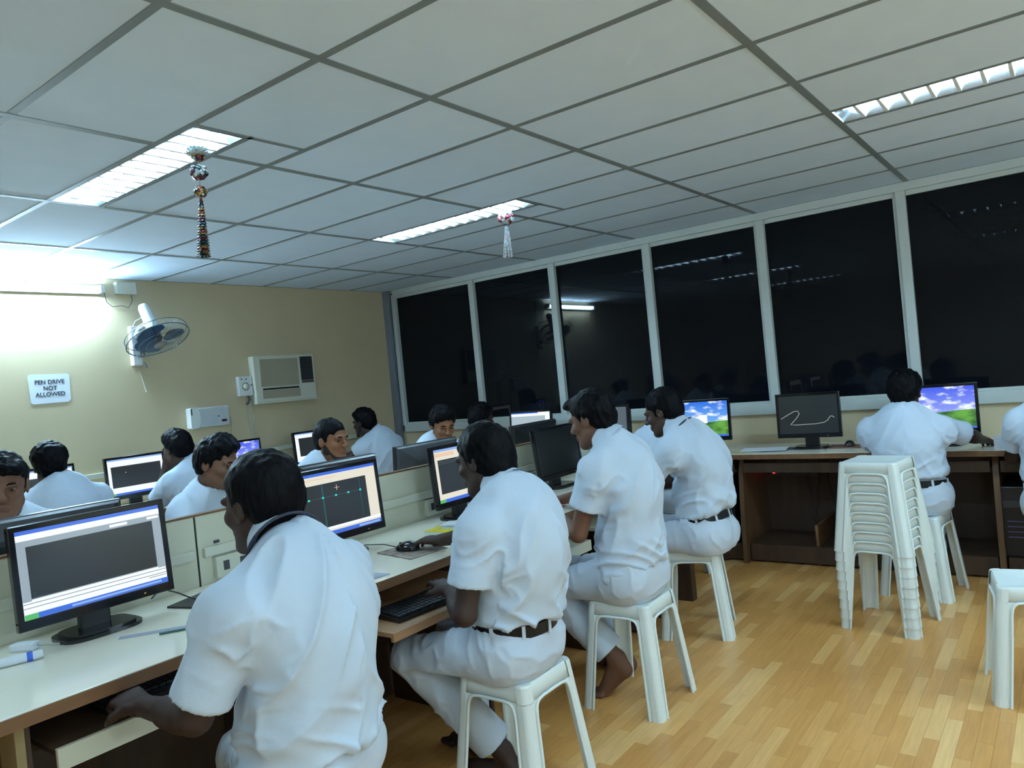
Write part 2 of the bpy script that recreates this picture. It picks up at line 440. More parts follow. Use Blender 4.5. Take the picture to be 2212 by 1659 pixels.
t, ox, oy = bench('computer_bench', 'cream bench with brown wooden legs along the dark windows', -4.40, 2.30, 4.915, 5.515, 'x', [], 1)
for x in (-4.3, -3.5, -2.68, -1.90, -1.15, -.42, .35, 1.1, 1.85):
    # tapering side board: deep at the foot
    poly = [(4.95-oy, 0), (5.50-oy, 0), (5.50-oy, .717), (5.05-oy, .717), (5.0-oy, .60), (4.96-oy, .25)]
    T = Matrix(((0, 0, 1, x-ox), (1, 0, 0, 0), (0, 1, 0, 0), (0, 0, 0, 1)))
    MB().prism(poly, 0, .03, T=T).obj('side_panel', mat('leg_wood', (0.13, 0.065, 0.028), rough=.5, var=.2, scale=14, stretch=(1, 1, .12)), t)
for x0, x1 in ((-1.86, -1.16), (-1.11, -.43), (-.38, .33), (.4, 1.08), (-2.64, -1.92), (-3.46, -2.7)):
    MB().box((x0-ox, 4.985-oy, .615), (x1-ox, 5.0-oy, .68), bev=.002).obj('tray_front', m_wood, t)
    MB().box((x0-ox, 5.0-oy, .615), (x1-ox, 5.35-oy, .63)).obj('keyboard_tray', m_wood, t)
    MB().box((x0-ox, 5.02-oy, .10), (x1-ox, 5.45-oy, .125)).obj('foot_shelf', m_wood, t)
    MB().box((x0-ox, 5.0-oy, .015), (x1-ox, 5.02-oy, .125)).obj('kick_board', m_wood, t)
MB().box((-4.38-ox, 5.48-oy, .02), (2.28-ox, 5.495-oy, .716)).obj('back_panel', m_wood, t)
MB().box((-1.43-ox, 5.02-oy, .0), (-1.412-ox, 5.45-oy, .26)).obj('shelf_side', m_edge, t)

# ------------------------------------------------------------------ monitors
s_white = screen_mat('scr_white', (0.93, 0.97, 1.0), 1.0)
s_beige = screen_mat('scr_beige', (1.0, 0.95, 0.80), 0.80)
s_blue = screen_mat('scr_blue', (0.05, 0.16, 0.75), 0.95)
s_lblue = screen_mat('scr_lightblue', (0.30, 0.50, 0.95), 0.9)
s_grey = screen_mat('scr_grey', (0.28, 0.36, 0.42), 0.7)
s_lgrey = screen_mat('scr_lightgrey', (0.42, 0.52, 0.60), 0.75)
s_dark = screen_mat('scr_dark', (0.020, 0.024, 0.026), 0.9)
s_line = screen_mat('scr_line', (0.10, 0.12, 0.13), 0.9)
s_cyan = screen_mat('scr_cyan', (0.02, 0.75, 0.65), 1.0)
s_teal = screen_mat('scr_teal', (0.015, 0.10, 0.10), 1.0)
s_green = screen_mat('scr_green', (0.10, 0.55, 0.15), 0.9)
s_pale = screen_mat('scr_pale', (0.50, 0.62, 0.70), 0.8)
s_off = mat('scr_off', (0.012, 0.013, 0.014), rough=0.16, var=0.0)
s_peach = screen_mat('scr_peach', (1.0, 0.70, 0.48), 0.85)

def meadow(name, sky_top, sky_low, s=1.0):
    """desktop picture: blue sky with small clouds above a green hill"""
    m = bpy.data.materials.new(name); m.use_nodes = True
    nt = m.node_tree; n = nt.nodes; L = nt.links; b = n['Principled BSDF']
    b.inputs['Base Color'].default_value = (.015, .016, .018, 1); b.inputs['Roughness'].default_value = .25
    tc = n.new('ShaderNodeTexCoord'); sp = n.new('ShaderNodeSeparateXYZ'); L.new(tc.outputs['Object'], sp.inputs[0])
    def math_(op, a, c):
        q = n.new('ShaderNodeMath'); q.operation = op
        for k, w in enumerate((a, c)):
            if w is None: continue
            if isinstance(w, (int, float)): q.inputs[k].default_value = w
            else: L.new(w, q.inputs[k])
        return q.outputs[0]
    v = n.new('ShaderNodeMapRange'); v.inputs['From Min'].default_value = .10; v.inputs['From Max'].default_value = .36; L.new(sp.outputs['Z'], v.inputs['Value'])
    V = v.outputs[0]
    sky = n.new('ShaderNodeMix'); sky.data_type = 'RGBA'; sky.inputs['A'].default_value = (*sky_low, 1); sky.inputs['B'].default_value = (*sky_top, 1); L.new(V, sky.inputs['Factor'])
    mp = n.new('ShaderNodeMapping'); mp.inputs['Scale'].default_value = (1, 9, 20); L.new(tc.outputs['Object'], mp.inputs[0])
    nz = n.new('ShaderNodeTexNoise'); nz.inputs['Scale'].default_value = 1.1; nz.inputs['Detail'].default_value = 5; L.new(mp.outputs[0], nz.inputs['Vector'])
    cr = n.new('ShaderNodeValToRGB'); cr.color_ramp.elements[0].position = .50; cr.color_ramp.elements[1].position = .64; L.new(nz.outputs['Fac'], cr.inputs[0])
    mx = n.new('ShaderNodeMix'); mx.data_type = 'RGBA'; mx.inputs['B'].default_value = (.9, .97, 1, 1); L.new(sky.outputs['Result'], mx.inputs['A']); L.new(cr.outputs['Color'], mx.inputs['Factor'])
    hl = math_('ADD', math_('MULTIPLY', math_('SINE', math_('MULTIPLY', sp.outputs['Y'], 7.0), None), .05), .40)
    below = math_('LESS_THAN', V, hl)
    gn = n.new('ShaderNodeTexNoise'); gn.inputs['Scale'].default_value = 1.3; L.new(mp.outputs[0], gn.inputs['Vector'])
    gr = n.new('ShaderNodeValToRGB'); gr.color_ramp.elements[0].color = (.02, .09, .02, 1); gr.color_ramp.elements[1].color = (.14, .42, .05, 1)
    gr.color_ramp.elements[0].position = .3; gr.color_ramp.elements[1].position = .62
    L.new(gn.outputs['Fac'], gr.inputs[0])
    m2 = n.new('ShaderNodeMix'); m2.data_type = 'RGBA'; L.new(below, m2.inputs['Factor']); L.new(mx.outputs['Result'], m2.inputs['A']); L.new(gr.outputs['Color'], m2.inputs['B'])
    L.new(m2.outputs['Result'], b.inputs['Emission Color']); b.inputs['Emission Strength'].default_value = s
    return m
s_mead = meadow('scr_meadow', (.02, .16, .80), (.25, .62, .98))
s_mead2 = meadow('scr_meadow_violet', (.05, .10, .85), (.42, .52, 1.0), 1.0)

CAD1 = [(0,0,1,1,s_white), (0,.955,1,1,s_blue), (.0,.885,1,.952,s_white), (0,.80,1,.885,s_lgrey), (.62,.835,.75,.868,s_white), (.90,.84,.99,.872,s_white),
        (0,.20,1,.80,s_lgrey), (.055,.225,.935,.815,s_dark), (.055,.195,.94,.215,s_white), (0,.172,1,.180,s_grey), (0,.125,1,.133,s_grey), (.86,.10,.99,.108,s_grey),
        (0,0,1,.062,s_blue), (.30,.02,.95,.045,s_lblue), (0,0,.085,.062,s_green), (.075,.235,.078,.30,s_teal), (.075,.235,.13,.24,s_teal)]
CAD2 = [(0,0,1,1,s_beige), (0,.955,1,1,s_blue), (.02,.90,.5,.915,s_peach), (.03,.13,.865,.82,s_dark), (.30,.14,.315,.80,s_teal), (.77,.17,.778,.80,s_teal),
        (.0,.60,.78,.605,s_line), (0,.09,1,.13,s_white), (0,0,1,.06,s_blue), (.70,.012,.98,.045,s_lblue),
        (.45,.72,.515,.726,s_peach), (.478,.68,.484,.77,s_peach)] + \
       [(u-.012,.59,u+.012,.618,s_cyan) for u in (.135,.30,.46,.615,.77)]
CAD3 = [(0,0,1,1,s_beige), (0,.955,1,1,s_lblue), (.0,.86,.35,.93,s_peach), (.05,.16,.95,.80,s_dark), (.05,.755,.95,.765,s_line), (.05,.72,.95,.728,s_line),
        (.0,.0,1,.06,s_blue), (0,0,.1,.06,s_green), (0,.07,1,.145,s_beige)]
CAD4 = [(0,0,1,1,s_white), (0,.96,1,1,s_lblue), (.055,.21,.955,.80,s_dark), (.30,.60,.315,.625,s_peach), (0,0,1,.055,s_blue), (0,0,.1,.055,s_green)]
CAD5 = [(0,0,1,1,s_white), (0,.965,1,1,s_lblue), (.09,.22,.96,.845,s_dark), (.3,.10,.62,.20,s_blue), (0,0,1,.05,s_blue)]
MEAD = [(0,0,1,1,s_mead), (.40,.38,.58,.62,s_white), (0,0,1,.055,s_blue), (.03,.90,.06,.94,s_white), (.03,.80,.06,.84,s_white), (.12,.74,.2,.76,s_white), (.03,.50,.06,.54,s_white)]
MEAD2 = [(0,0,1,1,s_mead2), (0,0,1,.05,s_blue)]
BLUE = [(0,0,1,1,s_mead2), (0,0,1,.05,s_blue)]
PALE = [(0,0,1,1,s_white), (0,.965,.7,1,s_blue), (.0,.1,.88,.88,s_pale)]
OFF = [(0,0,1,1,s_off)]
GREY = [(0,0,1,1,s_off), (0,0,.96,1,screen_mat('scr_mist', (.10,.125,.15), .9))]
def monitor(label, x, y, yaw, content, w=.435, h=.300, zb=.075, z=.75, tilt=4.0, glossy=True, group=None, back_strip=False):
    t = thing('monitor', label, 'monitor', (x, y, z), yaw, group)
    mb_ = m_blackg if glossy else m_black
    T = TR(.035, 0, zb) @ Matrix.Rotation(-math.radians(tilt), 4, 'Y')
    bz = .018
    f = MB()
    f.box((-.02, -w/2, 0), (0.004, w/2, .030), bev=.003, T=T); f.box((-.02, -w/2, h-bz), (.004, w/2, h), bev=.003, T=T)
    f.box((-.02, -w/2, .02), (.004, -w/2+bz, h-.01), bev=.003, T=T); f.box((-.02, w/2-bz, .02), (.004, w/2, h-.01), bev=.003, T=T)
    f.obj('bezel', mb_, t)
    bk = MB()
    v = []; 
    for (dx, k, k2) in ((-.018, .985, .985), (-.034, .95, .93), (-.062, .62, .58), (-.066, .50, .46)):
        for (sy, sz) in ((-1, -1), (1, -1), (1, 1), (-1, 1)): v.append((dx, sy*w/2*k, h/2+sz*h/2*k2))
    fs = []
    for i in range(3):
        for q in range(4): fs.append((i*4+q, i*4+(q+1)%4, i*4+4+(q+1)%4, i*4+4+q))
    fs.append((12, 13, 14, 15))
    bk.add(v, [tuple(reversed(q)) for q in fs], T=T); bo = bk.obj('back_shell', m_black if not back_strip else m_dgrey, t)
    if back_strip:
        MB().box((-.0345, -w*.30, h*.50), (-.0335, w*.44, h*.535), T=T @ TR(-.019, 0, 0)).obj('silver_strip', m_silver, bo)
    sm = MB(); ms = []
    y0, y1, z0, z1 = -w/2+bz, w/2-bz, .030, h-bz
    sm.box((-.008, y0, z0), (0, y1, z1), T=T)
    ms.append(s_off); 
    for k, (a, b_, c, d, mm) in enumerate(content):
        if mm not in ms: ms.append(mm)
        xx = .0004+.00025*k
        P = [(xx, y0+(y1-y0)*a, z0+(z1-z0)*b_), (xx, y0+(y1-y0)*c, z0+(z1-z0)*b_), (xx, y0+(y1-y0)*c, z0+(z1-z0)*d), (xx, y0+(y1-y0)*a, z0+(z1-z0)*d)]
        sm.add([tuple(T @ Vector(p)) for p in P], [(0, 1, 2, 3)], ms.index(mm))
    sm.obj('screen', ms, t)
    nk = MB().box((-.045, -.045, .012), (-.015, .045, zb+.11), bev=.006); nk.obj('stand_neck', m_black, t)
    pts = []
    for k in range(28):
        a = 2*PI*k/28; ca, sa = math.cos(a), math.sin(a)
        pts.append((-.01+.085*abs(ca)**.6*(1 if ca > 0 else -1), .12*abs(sa)**.6*(1 if sa > 0 else -1)))
    bs = MB().prism(pts, 0, .010); bs.prism([(px*.86-.001, py*.86) for px, py in pts], .010, .018); bs.obj('stand_base', m_blackg, t)
    MB().box((.0045, w*.28, .012), (.0055, w*.28+.006, .015), T=T).obj('power_light', emat('led_amber', (1., .75, .1), .5), t)
    return t
MX = -2.455
monitor('black monitor with a drawing program, large in the left foreground', MX, 1.032, 0, CAD1, w=.455, zb=.070)
monitor('black monitor showing cyan points on a line, right of the foreground head', MX, 1.985, 0, CAD2, w=.45, zb=.07)
monitor('monitor half hidden by the second student in the front row', MX, 2.77, 0, CAD3, w=.44, zb=.07)
monitor('switched off black monitor in front of the third student in the front row', MX, 3.625, 0, OFF, w=.45, zb=.06, tilt=6)
XQ = -2.80
monitor('back of a monitor with pale top edge, behind the large foreground monitor', XQ, .96, PI, PALE, w=.66, h=.30, zb=.06, glossy=False)
monitor('back of a monitor in front of the bearded student facing us', XQ, 2.30, PI, PALE, w=.46, zb=.055, glossy=False)
monitor('back of a dark monitor with a silver strip, left of the second student', XQ, 2.905, PI, PALE, w=.47, zb=.065, glossy=False, back_strip=True)
monitor('back of a monitor just below the far white screen', XQ, 3.905, PI, PALE, w=.49, zb=.065, glossy=False)
XLm = -5.43
monitor('white screen hidden behind the head by the left wall', XLm, 2.0, 0, CAD4)
monitor('monitor with a white framed black drawing area by the left wall', XLm, 2.625, 0, CAD4, w=.43)
monitor('blue screen by the left wall under the router cables', XLm, 3.46, 0, BLUE, w=.40)
monitor('monitor with black drawing area under the air conditioner', XLm, 4.20, 0, CAD5)
WY = 5.18
monitor('far pale white screen on the window bench', -3.73, WY, -PI/2, PALE, w=.44)
monitor('grey screen behind the head of the third student in the front row', -2.99, WY, -PI/2, GREY, w=.43)
monitor('monitor with meadow desktop and a white square on the window bench', -2.18, WY, -PI/2, MEAD, w=.40)
mo = monitor('dark grey monitor with a pale curling line on the window bench above the stool stack', -1.446, WY, -PI/2, [(0,0,1,1,mat('scr_off_grey', (.035,.038,.037), rough=.2, var=.0))], w=.415, tilt=3)
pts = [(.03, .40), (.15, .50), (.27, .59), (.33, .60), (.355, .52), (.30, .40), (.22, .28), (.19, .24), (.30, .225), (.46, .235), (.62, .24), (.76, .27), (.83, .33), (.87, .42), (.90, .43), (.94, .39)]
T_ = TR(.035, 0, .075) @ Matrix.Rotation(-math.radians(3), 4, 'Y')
MB().tube([(.0012, -.1895+.379*u_, .030+.252*v_) for u_, v_ in pts], .0022, 6, T=T_).obj('screen_line', emat('curve_grey', (.62, .68, .68), .55), mo)  # pale emissive curve laid over the dark screen face
monitor('monitor with violet meadow desktop right of the student seen from behind', -.685, WY, -PI/2, MEAD2, w=.43)

# ------------------------------------------------------------------ small things on the benches
def mouse(label, x, y, z, yaw, m=m_blackg, cable=None):
    t = thing('computer_mouse', label, 'mouse', (x, y, z), yaw)
    v = []; fs = []; nu, nv = 14, 7
    for i in range(nv+1):
        for k in range(nu):
            a = 2*PI*k/nu; ph = (PI/2)*i/nv
            r = math.cos(ph); hh = math.sin(ph)
            xx = .055*r*math.cos(a)*(1.0); yy = .031*r*math.sin(a)*(1+.12*math.cos(a)*-1)
            v.append((xx, yy, .004+.032*hh*(1-.25*(xx/.055))))
    for i in range(nv):
        for k in range(nu): fs.append((i*nu+k, i*nu+(k+1)%nu, (i+1)*nu+(k+1)%nu, (i+1)*nu+k))
    b = MB().add(v, fs, 0, True); b.add(v[:nu], [tuple(reversed(range(nu)))])
    for q in range(nu): pass
    b.obj('shell', m, t)
    MB().tube([(.030, 0, .018), (.030, 0, .031)], .006, 8).obj('scroll_wheel', m_dgrey, t)
    if cable:
        c = MB().tube(cable, .0022, 6); c.obj('cable', m_cable, t)
    return t
mouse('black mouse under the right hand of the second student', -2.20, 2.115, .756, PI+.25, cable=[(.052, 0, .012), (.09, .03, .03), (.13, .10, .045), (.15, .17, .02), (.2, .22, .004)])
mouse('blue mouse under the right hand of the third student', -2.19, 3.02, .756, PI, m=mat('blue_plastic', (.06, .12, .38), rough=.3))
mouse('black mouse on a brown pad on the window bench', -1.215, 5.22, .757, PI/2, cable=[(.052, 0, .010), (.10, .02, .004), (.2, .06, .003)])
def mat_pad(name, label, cat, pts, z0, z1, m):
    cx = sum(p[0] for p in pts)/len(pts); cy = sum(p[1] for p in pts)/len(pts)
    o = MB().prism([(p[0]-cx, p[1]-cy) for p in pts], 0, z1-z0).obj(name, m, None, (cx, cy, z0)); tag(o, label, cat); return o
m_pad1 = mat('mouse_pad_print', (.30, .24, .20), rough=.8, var=.5, scale=25)
mat_pad('mouse_pad', 'patterned mouse pad under the mouse of the second student', 'mouse pad', [(-2.31, 2.05), (-2.08, 2.01), (-2.06, 2.20), (-2.29, 2.25)], .7505, .754, m_pad1)
mat_pad('mouse_pad', 'pink mouse pad at the hands of the third student', 'mouse pad', [(-2.29, 2.90), (-2.07, 2.86), (-2.05, 3.08), (-2.27, 3.12)], .7505, .754, mat('pink_pad', (.55, .22, .20), rough=.8, var=.2))
mat_pad('mouse_pad', 'brown mouse pad on the window bench left of the student seen from behind', 'mouse pad', [(-1.36, 5.13), (-1.10, 5.12), (-1.09, 5.31), (-1.35, 5.32)], .7505, .754, mat('brown_pad', (.20, .10, .07), rough=.8, var=.3))
mat_pad('mouse_pad', 'black pad corner showing beside the sleeve of the foreground student', 'mouse pad', [(-2.47, 1.255), (-2.27, 1.32), (-2.33, 1.52), (-2.53, 1.45)], .7505, .757, m_black)
# cable by the large monitor
o = MB().tube([(-2.60, 1.27, .765), (-2.56, 1.285, .80), (-2.50, 1.31, .785), (-2.44, 1.33, .765), (-2.38, 1.36, .7545)], .0025, 6).obj('monitor_cable', m_cable)
tag(o, 'thin black cable curling on the bench right of the large monitor', 'cable')
# yellow book with green spine
t = thing('yellow_book', 'yellow book with a green edge on the front bench', 'book', (-2.30, 2.50, .75), math.radians(4))
MB().box((-.065, -.115, .001), (.065, .115, .014)).obj('pages', m_paper, t)
MB().box((-.068, -.118, .014), (.066, .118, .016)).obj('cover', mat('yellow_cover', (.80, .66, .02), rough=.45, var=.05), t)
MB().box((.063, -.118, .0), (.068, .118, .0165)).obj('spine', mat('green_spine', (.02, .28, .10), rough=.5), t)
MB().box((-.04, -.06, .016), (.03, .04, .0165), T=RZ(.1)).obj('cover_print', mat('print_grey', (.45, .50, .42), rough=.6, var=.3, scale=60), t)
o = MB().box((-.07, -.05, 0), (.07, .05, .004), T=RZ(.3)).obj('folded_note', m_paper, None, (-2.30, 2.545, .768)); tag(o, 'small white note lying on the yellow book', 'paper')
# paper pieces
o = MB().prism([(-.045, -.06), (.03, -.05), (.045, .06), (-.02, .055)], 0, .003).obj('folded_paper', mat('grey_paper', (.42, .46, .54), rough=.7), None, (-2.045, 1.765, .7505))
tag(o, 'grey folded paper at the bench edge right of the foreground shirt', 'paper')
# ruler and pencil
o = MB().box((-.15, -.013, 0), (.15, .013, .002), bev=.0005).obj('ruler', mat('clear_plastic', (.42, .47, .58), rough=.2), None, (-2.215, 1.14, .7505), math.atan2(.167, .126))
tag(o, 'clear grey plastic ruler on the bench under the large monitor', 'ruler')
t = thing('pencil', 'dark green pencil lying along the ruler', 'pencil', (-2.155, 1.165, .7545), math.atan2(.16, .10))
MB().tube([(-.09, 0, 0), (.075, 0, 0)], .0035, 6, smooth=False).obj('shaft', mat('pencil_green', (.02, .10, .08), rough=.4), t)
MB().tube([(.075, 0, 0), (.092, 0, 0)], [.0034, .0008], 6, smooth=False).obj('tip', m_wood2, t)
# white marker with blue cap ring
t = thing('marker_pen', 'white marker with a blue dot lying at the left end of the front bench', 'marker', (-2.375, .79, .763), math.atan2(.091, .03))
MB().tube([(-.10, 0, 0), (-.03, 0, 0), (.045, 0, 0), (.05, 0, 0)], [.011, .0125, .0125, .010], 14).obj('barrel', m_paper, t)
MB().tube([(.012, 0, 0), (.026, 0, 0)], .0129, 14).obj('ring', mat('blue_print', (.05, .15, .70), rough=.5), t)
t = thing('plug_adaptor', 'small white plug adaptor left of the large monitor base', 'adaptor', (-2.50, .845, .75), .6)
MB().box((-.04, -.018, 0), (.035, .018, .022), bev=.006).obj('body', m_paper, t)
MB().tube([(.035, 0, .012), (.055, .004, .010), (.09, .02, .004)], .003, 6).obj('cord', m_cablew, t)
# window bench papers
for k, (x, y, a, lx, ly, lab, m) in enumerate(((-1.74, 5.10, .15, .15, .09, 'white sheet on the window bench left of the switched off monitor', m_paper),
        (-1.64, 5.17, -.1, .14, .05, 'dark blue folder under the switched off monitor', mat('folder_blue', (.02, .035, .09), rough=.4)),
        (-1.86, 5.06, .3, .10, .07, 'yellowish slip at the left end of the visible window bench', mat('slip_yellow', (.55, .50, .28), rough=.7)))):
    o = MB().box((-lx, -ly, 0), (lx, ly, .003)).obj('folder' if k == 1 else 'paper_sheet', m, None, (x, y, .7505+.0035*(2-k)), a); tag(o, lab, 'folder' if k == 1 else 'paper')
t = thing('note_card', 'white ruled card standing at the edge of the window bench on the right', 'paper', (-.352, 4.925, .7505), .05)
MB().box((-.042, -.004, -.0), (.042, 0, .085), T=Matrix.Rotation(.22, 4, 'X')).obj('sheet', m_paper, t)
q = MB()
for k in range(4): q.box((-.034, -.0046, .015+.016*k), (.034, -.004, .0162+.016*k), T=Matrix.Rotation(.22, 4, 'X'))
q.obj('ruling', mat('rule_blue', (.30, .35, .55), rough=.7), t)
# keyboards
def keyboard(label, x, y, z, yaw):
    t = thing('keyboard', label, 'keyboard', (x, y, z), yaw)
    b = MB(); b.add([(-.075, -.225, 0), (.075, -.225, 0), (.075, .225, 0), (-.075, .225, 0), (-.075, -.225, .022), (.075, -.225, .012), (.075, .225, .012), (-.075, .225, .022)],
          [(0,3,2,1), (4,5,6,7), (0,1,5,4), (1,2,6,5), (2,3,7,6), (3,0,4,7)])
    b.obj('body', m_blackg, t)
    k = MB()
    for i in range(6):
        for j in range(21):
            if j in (15, 18) or (i in (3, 4) and j in (15, 16, 17)): continue
            xx = -.062+i*.0205+(.004 if i else 0); yy = -.212+j*.0202
            zz = .0215-(xx+.075)/.15*.010
            k.box((xx, yy, zz-.002), (xx+.0165, yy+.0165, zz+.005))
    ko = k.obj('keys', m_black, t); ko['kind'] = 'stuff'
    return t
keyboard('black keyboard on the pulled-out tray of the second student', -1.90, 1.93, .6325, math.radians(-4))
keyboard('black keyboard on the tray under the left hand of the foreground student', -2.17, 1.10, .6255, 0)
keyboard('black keyboard on the tray of the third student in the front row', -2.12, 2.75, .5855, 0)
keyboard('black keyboard in front of the student seen from behind at the window', -.74, 5.12, .6305, -PI/2)

# ------------------------------------------------------------------ under the window bench
def tower(label, x, y, z, w=.20, h=.40):
    t = thing('computer_tower', label, 'computer', (x, y, z))
    MB().box((-w/2, 0, 0), (w/2, .38, h), bev=.006).obj('case', m_black, t)
    for k in range(4):
        MB().box((-w*.36, -.004, h*.50-k*.030), (w*.30, .0, h*.50+.006-k*.030)).obj('front_slat', mat('slat_violet', (.10, .09, .30), rough=.3), t)
    MB().box((-w*.42, -.003, h*.70), (w*.42, 0, h*.80), bev=.001).obj('drive_bay', m_dgrey, t)
    MB().lathe([(0, 0), (.006, 0), (.006, .003), (0, .004)], 12, T=TR(w*.30, 0, h*.20) @ Matrix.Rotation(PI/2, 4, 'X')).obj('power_button', m_silver, t)
    return t
t = tower('black computer tower with violet slats and a green light under the right window bench', -.275, 5.03, .126, w=.27)
MB().box((.085, -.006, .182), (.105, -.003, .190)).obj('power_light', emat('led_green', (.1, 1., .25), 4.0), t)
t = tower('black computer tower beneath the meadow screen, behind the belted student', -2.07, 5.03, .126, w=.22)
t = thing('power_strip', 'power strip with a red light hanging under the window bench', 'power strip', (-1.66, 5.475, .52))
MB().box((-.16, -.035, 0), (.16, 0, .055), bev=.004).obj('body', m_dgrey, t)
MB().box((-.15, -.039, .02), (-.135, -.035, .035)).obj('red_light', emat('led_red', (1., .03, .02), 6.0), t)
q = MB()
for k in range(4): q.box((-.09+k*.06, -.0365, .018), (-.065+k*.06, -.035, .042))
q.obj('sockets', m_black, t)
for k, (x0, x1, lab) in enumerate(((-1.56, -1.50, 'black cable hanging under the window bench, left one of three'), (-1.48, -1.53, 'black cable looping under the window bench, middle of three'), (-1.42, -1.36, 'black cable hanging under the window bench beside the stool stack'))):
    o = MB().tube([(x0, 5.46, .70), (x0-.01, 5.44, .5), ((x0+x1)/2, 5.40, .32), (x1, 5.38, .22), (x1+.05, 5.40, .15), (x1+.08, 5.43, .1305)], .004, 6).obj('hanging_cable', m_cable)
    tag(o, lab, 'cable')

# ------------------------------------------------------------------ left wall fittings
X = XL
t = thing('air_conditioner', 'cream window air conditioner set in the left wall', 'air conditioner', (X, 4.14, 1.41))
MB().box((0, -.322, 0), (.075, .322, .405), bev=.008).obj('cabinet', m_creamp, t)
m_ac = mat('grille_beige', (.36, .32, .23), rough=.6, var=.06, scale=200, stretch=(1, 1, .2))
gq = MB().box((.075, -.265, .135), (.082, .135, .375), bev=.002).obj('grille', m_ac, t)
q = MB()
for k in range(14): q.box((.082, -.255, .150+k*.016), (.084, .125, .157+k*.016))
q.obj('grille_slats', mat('grille_slat', (.40, .36, .26), rough=.6), gq)
MB().box((.075, -.25, .105), (.080, .13, .120)).obj('tilt_gap', m_black, t)
MB().box((.075, -.255, .03), (.081, .14, .10), bev=.002).obj('lower_grille', m_ac, t)
lv = MB().box((.072, .165, .17), (.078, .300, .385)).obj('louvre_opening', m_black, t)
for k in range(11):
    MB().box((.078, .168, .178+k*.0188), (.084, .297, .184+k*.0188), T=None).obj('louvre_slat', m_dgrey, lv)
MB().box((.072, .168, .145), (.082, .298, .168), bev=.002).obj('control_flap', mat('flap_brown', (.12, .07, .055), rough=.4), t)
MB().box((0, -.33, -.012), (.095, .33, .0), bev=.003).obj('sill_board', m_cream, t)
t = thing('switch_box', 'square cream switch box with a round knob beside the air conditioner', 'switch box', (X, 3.745, 1.48))
MB().box((0, -.068, 0), (.045, .068, .168), bev=.008).obj('box', m_white, t)
MB().lathe([(0, .016), (.022, .014), (.026, 0)], 20, T=TR(.045, .0, .08) @ Matrix.Rotation(PI/2, 4, 'Y')).obj('knob', m_creamp, t)
MB().lathe([(.027, 0), (.034, 0), (.034, .002), (.027, .002)], 20, T=TR(.045, 0, .08) @ Matrix.Rotation(PI/2, 4, 'Y')).obj('dial_ring', mat('ring_green', (.12, .15, .12), rough=.5), t)
for y, z in ((-.035, .145), (.01, .143), (.056, .09)): MB().box((.044, y-.006, z-.005), (.047, y+.006, z+.005)).obj('indicator', m_dgrey, t)
MB().tube([(.02, .03, .0), (.035, .035, -.03), (.03, .02, -.06), (.02, .005, -.075)], .010, 8).obj('plug_cord', m_dgrey, t)
for k, pts, lab in ((0, [(X+.006, 3.765, 1.40), (X+.006, 3.77, 1.25), (X+.006, 3.79, 1.12), (X+.006, 3.78, 1.0)], 'thin pale wire running down from the switch box'),
               (1, [(X+.006, 3.80, 1.48), (X+.006, 3.815, 1.3), (X+.006, 3.82, 1.15), (X+.006, 3.80, 1.0)], 'second pale wire running down beside the switch box wire')):
    tag(MB().tube(pts, .005, 6).obj('wall_wire', m_cablew), lab, 'wire')
t = thing('router', 'white network box with a bulged left end on the left wall', 'router', (X, 3.383, 1.25))
MB().box((0, -.10, .005), (.06, .175, .165), bev=.012).obj('case', mat('router_grey', (.55, .58, .60), rough=.4), t)
pl_ = [(-.172, .01), (-.172, .158), (-.165, .168), (-.105, .170), (-.090, .12), (-.088, .085), (-.092, .05), (-.108, .004), (-.165, .0)]
T = Matrix(((0, 0, 1, 0), (1, 0, 0, 0), (0, 1, 0, 0), (0, 0, 0, 1)))
MB().prism(pl_, 0, .068, T=T).obj('end_cap', m_white, t)
MB().box((.066, -.168, .11), (.0695, -.158, .16)).obj('side_mark', m_dgrey, t)
MB().box((.06, .10, .035), (.062, .145, .055), bev=.0005).obj('badge', mat('badge_red', (.06, .01, .02), rough=.4), t)
MB().box((.06, .065, .08), (.0615, .082, .088)).obj('status_light', m_dgrey, t)
MB().tube([(.03, .175, .09), (.03, .205, .06), (.02, .215, 0), (.01, .21, -.1), (.008, .20, -.24)], .004, 6).obj('cord', m_cablew, t)
# sign
t = thing('paper_sign', 'white paper sign reading PEN DRIVE NOT ALLOWED on the left wall', 'sign', (X+.001, 2.235, 1.545))
MB().prism([(-.128, .012), (-.115, 0), (.112, .002), (.128, .02), (.132, .19), (.12, .202), (-.12, .206), (-.135, .195)], 0, .0015, T=T).obj('sheet', m_paper, t)
def text(s, size, parent, M_, m, name='lettering'):
    c = bpy.data.curves.new(name, 'FONT'); c.body = s; c.size = size; c.align_x = 'CENTER'; c.align_y = 'CENTER'; c.offset = size*.022; c.extrude = .0003
    tmp = bpy.data.objects.new('tmp', c); COL.objects.link(tmp); bpy.context.view_layer.update()
    me = bpy.data.meshes.new_from_object(tmp.evaluated_get(bpy.context.evaluated_depsgraph_get()))
    bpy.data.objects.remove(tmp)
    me.transform(M_); me.materials.clear(); me.materials.append(m)
    return link(name, me, parent)
for s, z in (('PEN DRIVE', .148), ('NOT', .105), ('ALLOWED', .062)):
    text(s, .040, t, Matrix(((0, 0, 1, .0022), (1, 0, 0, 0), (0, 1, 0, z), (0, 0, 0, 1))), m_ink)
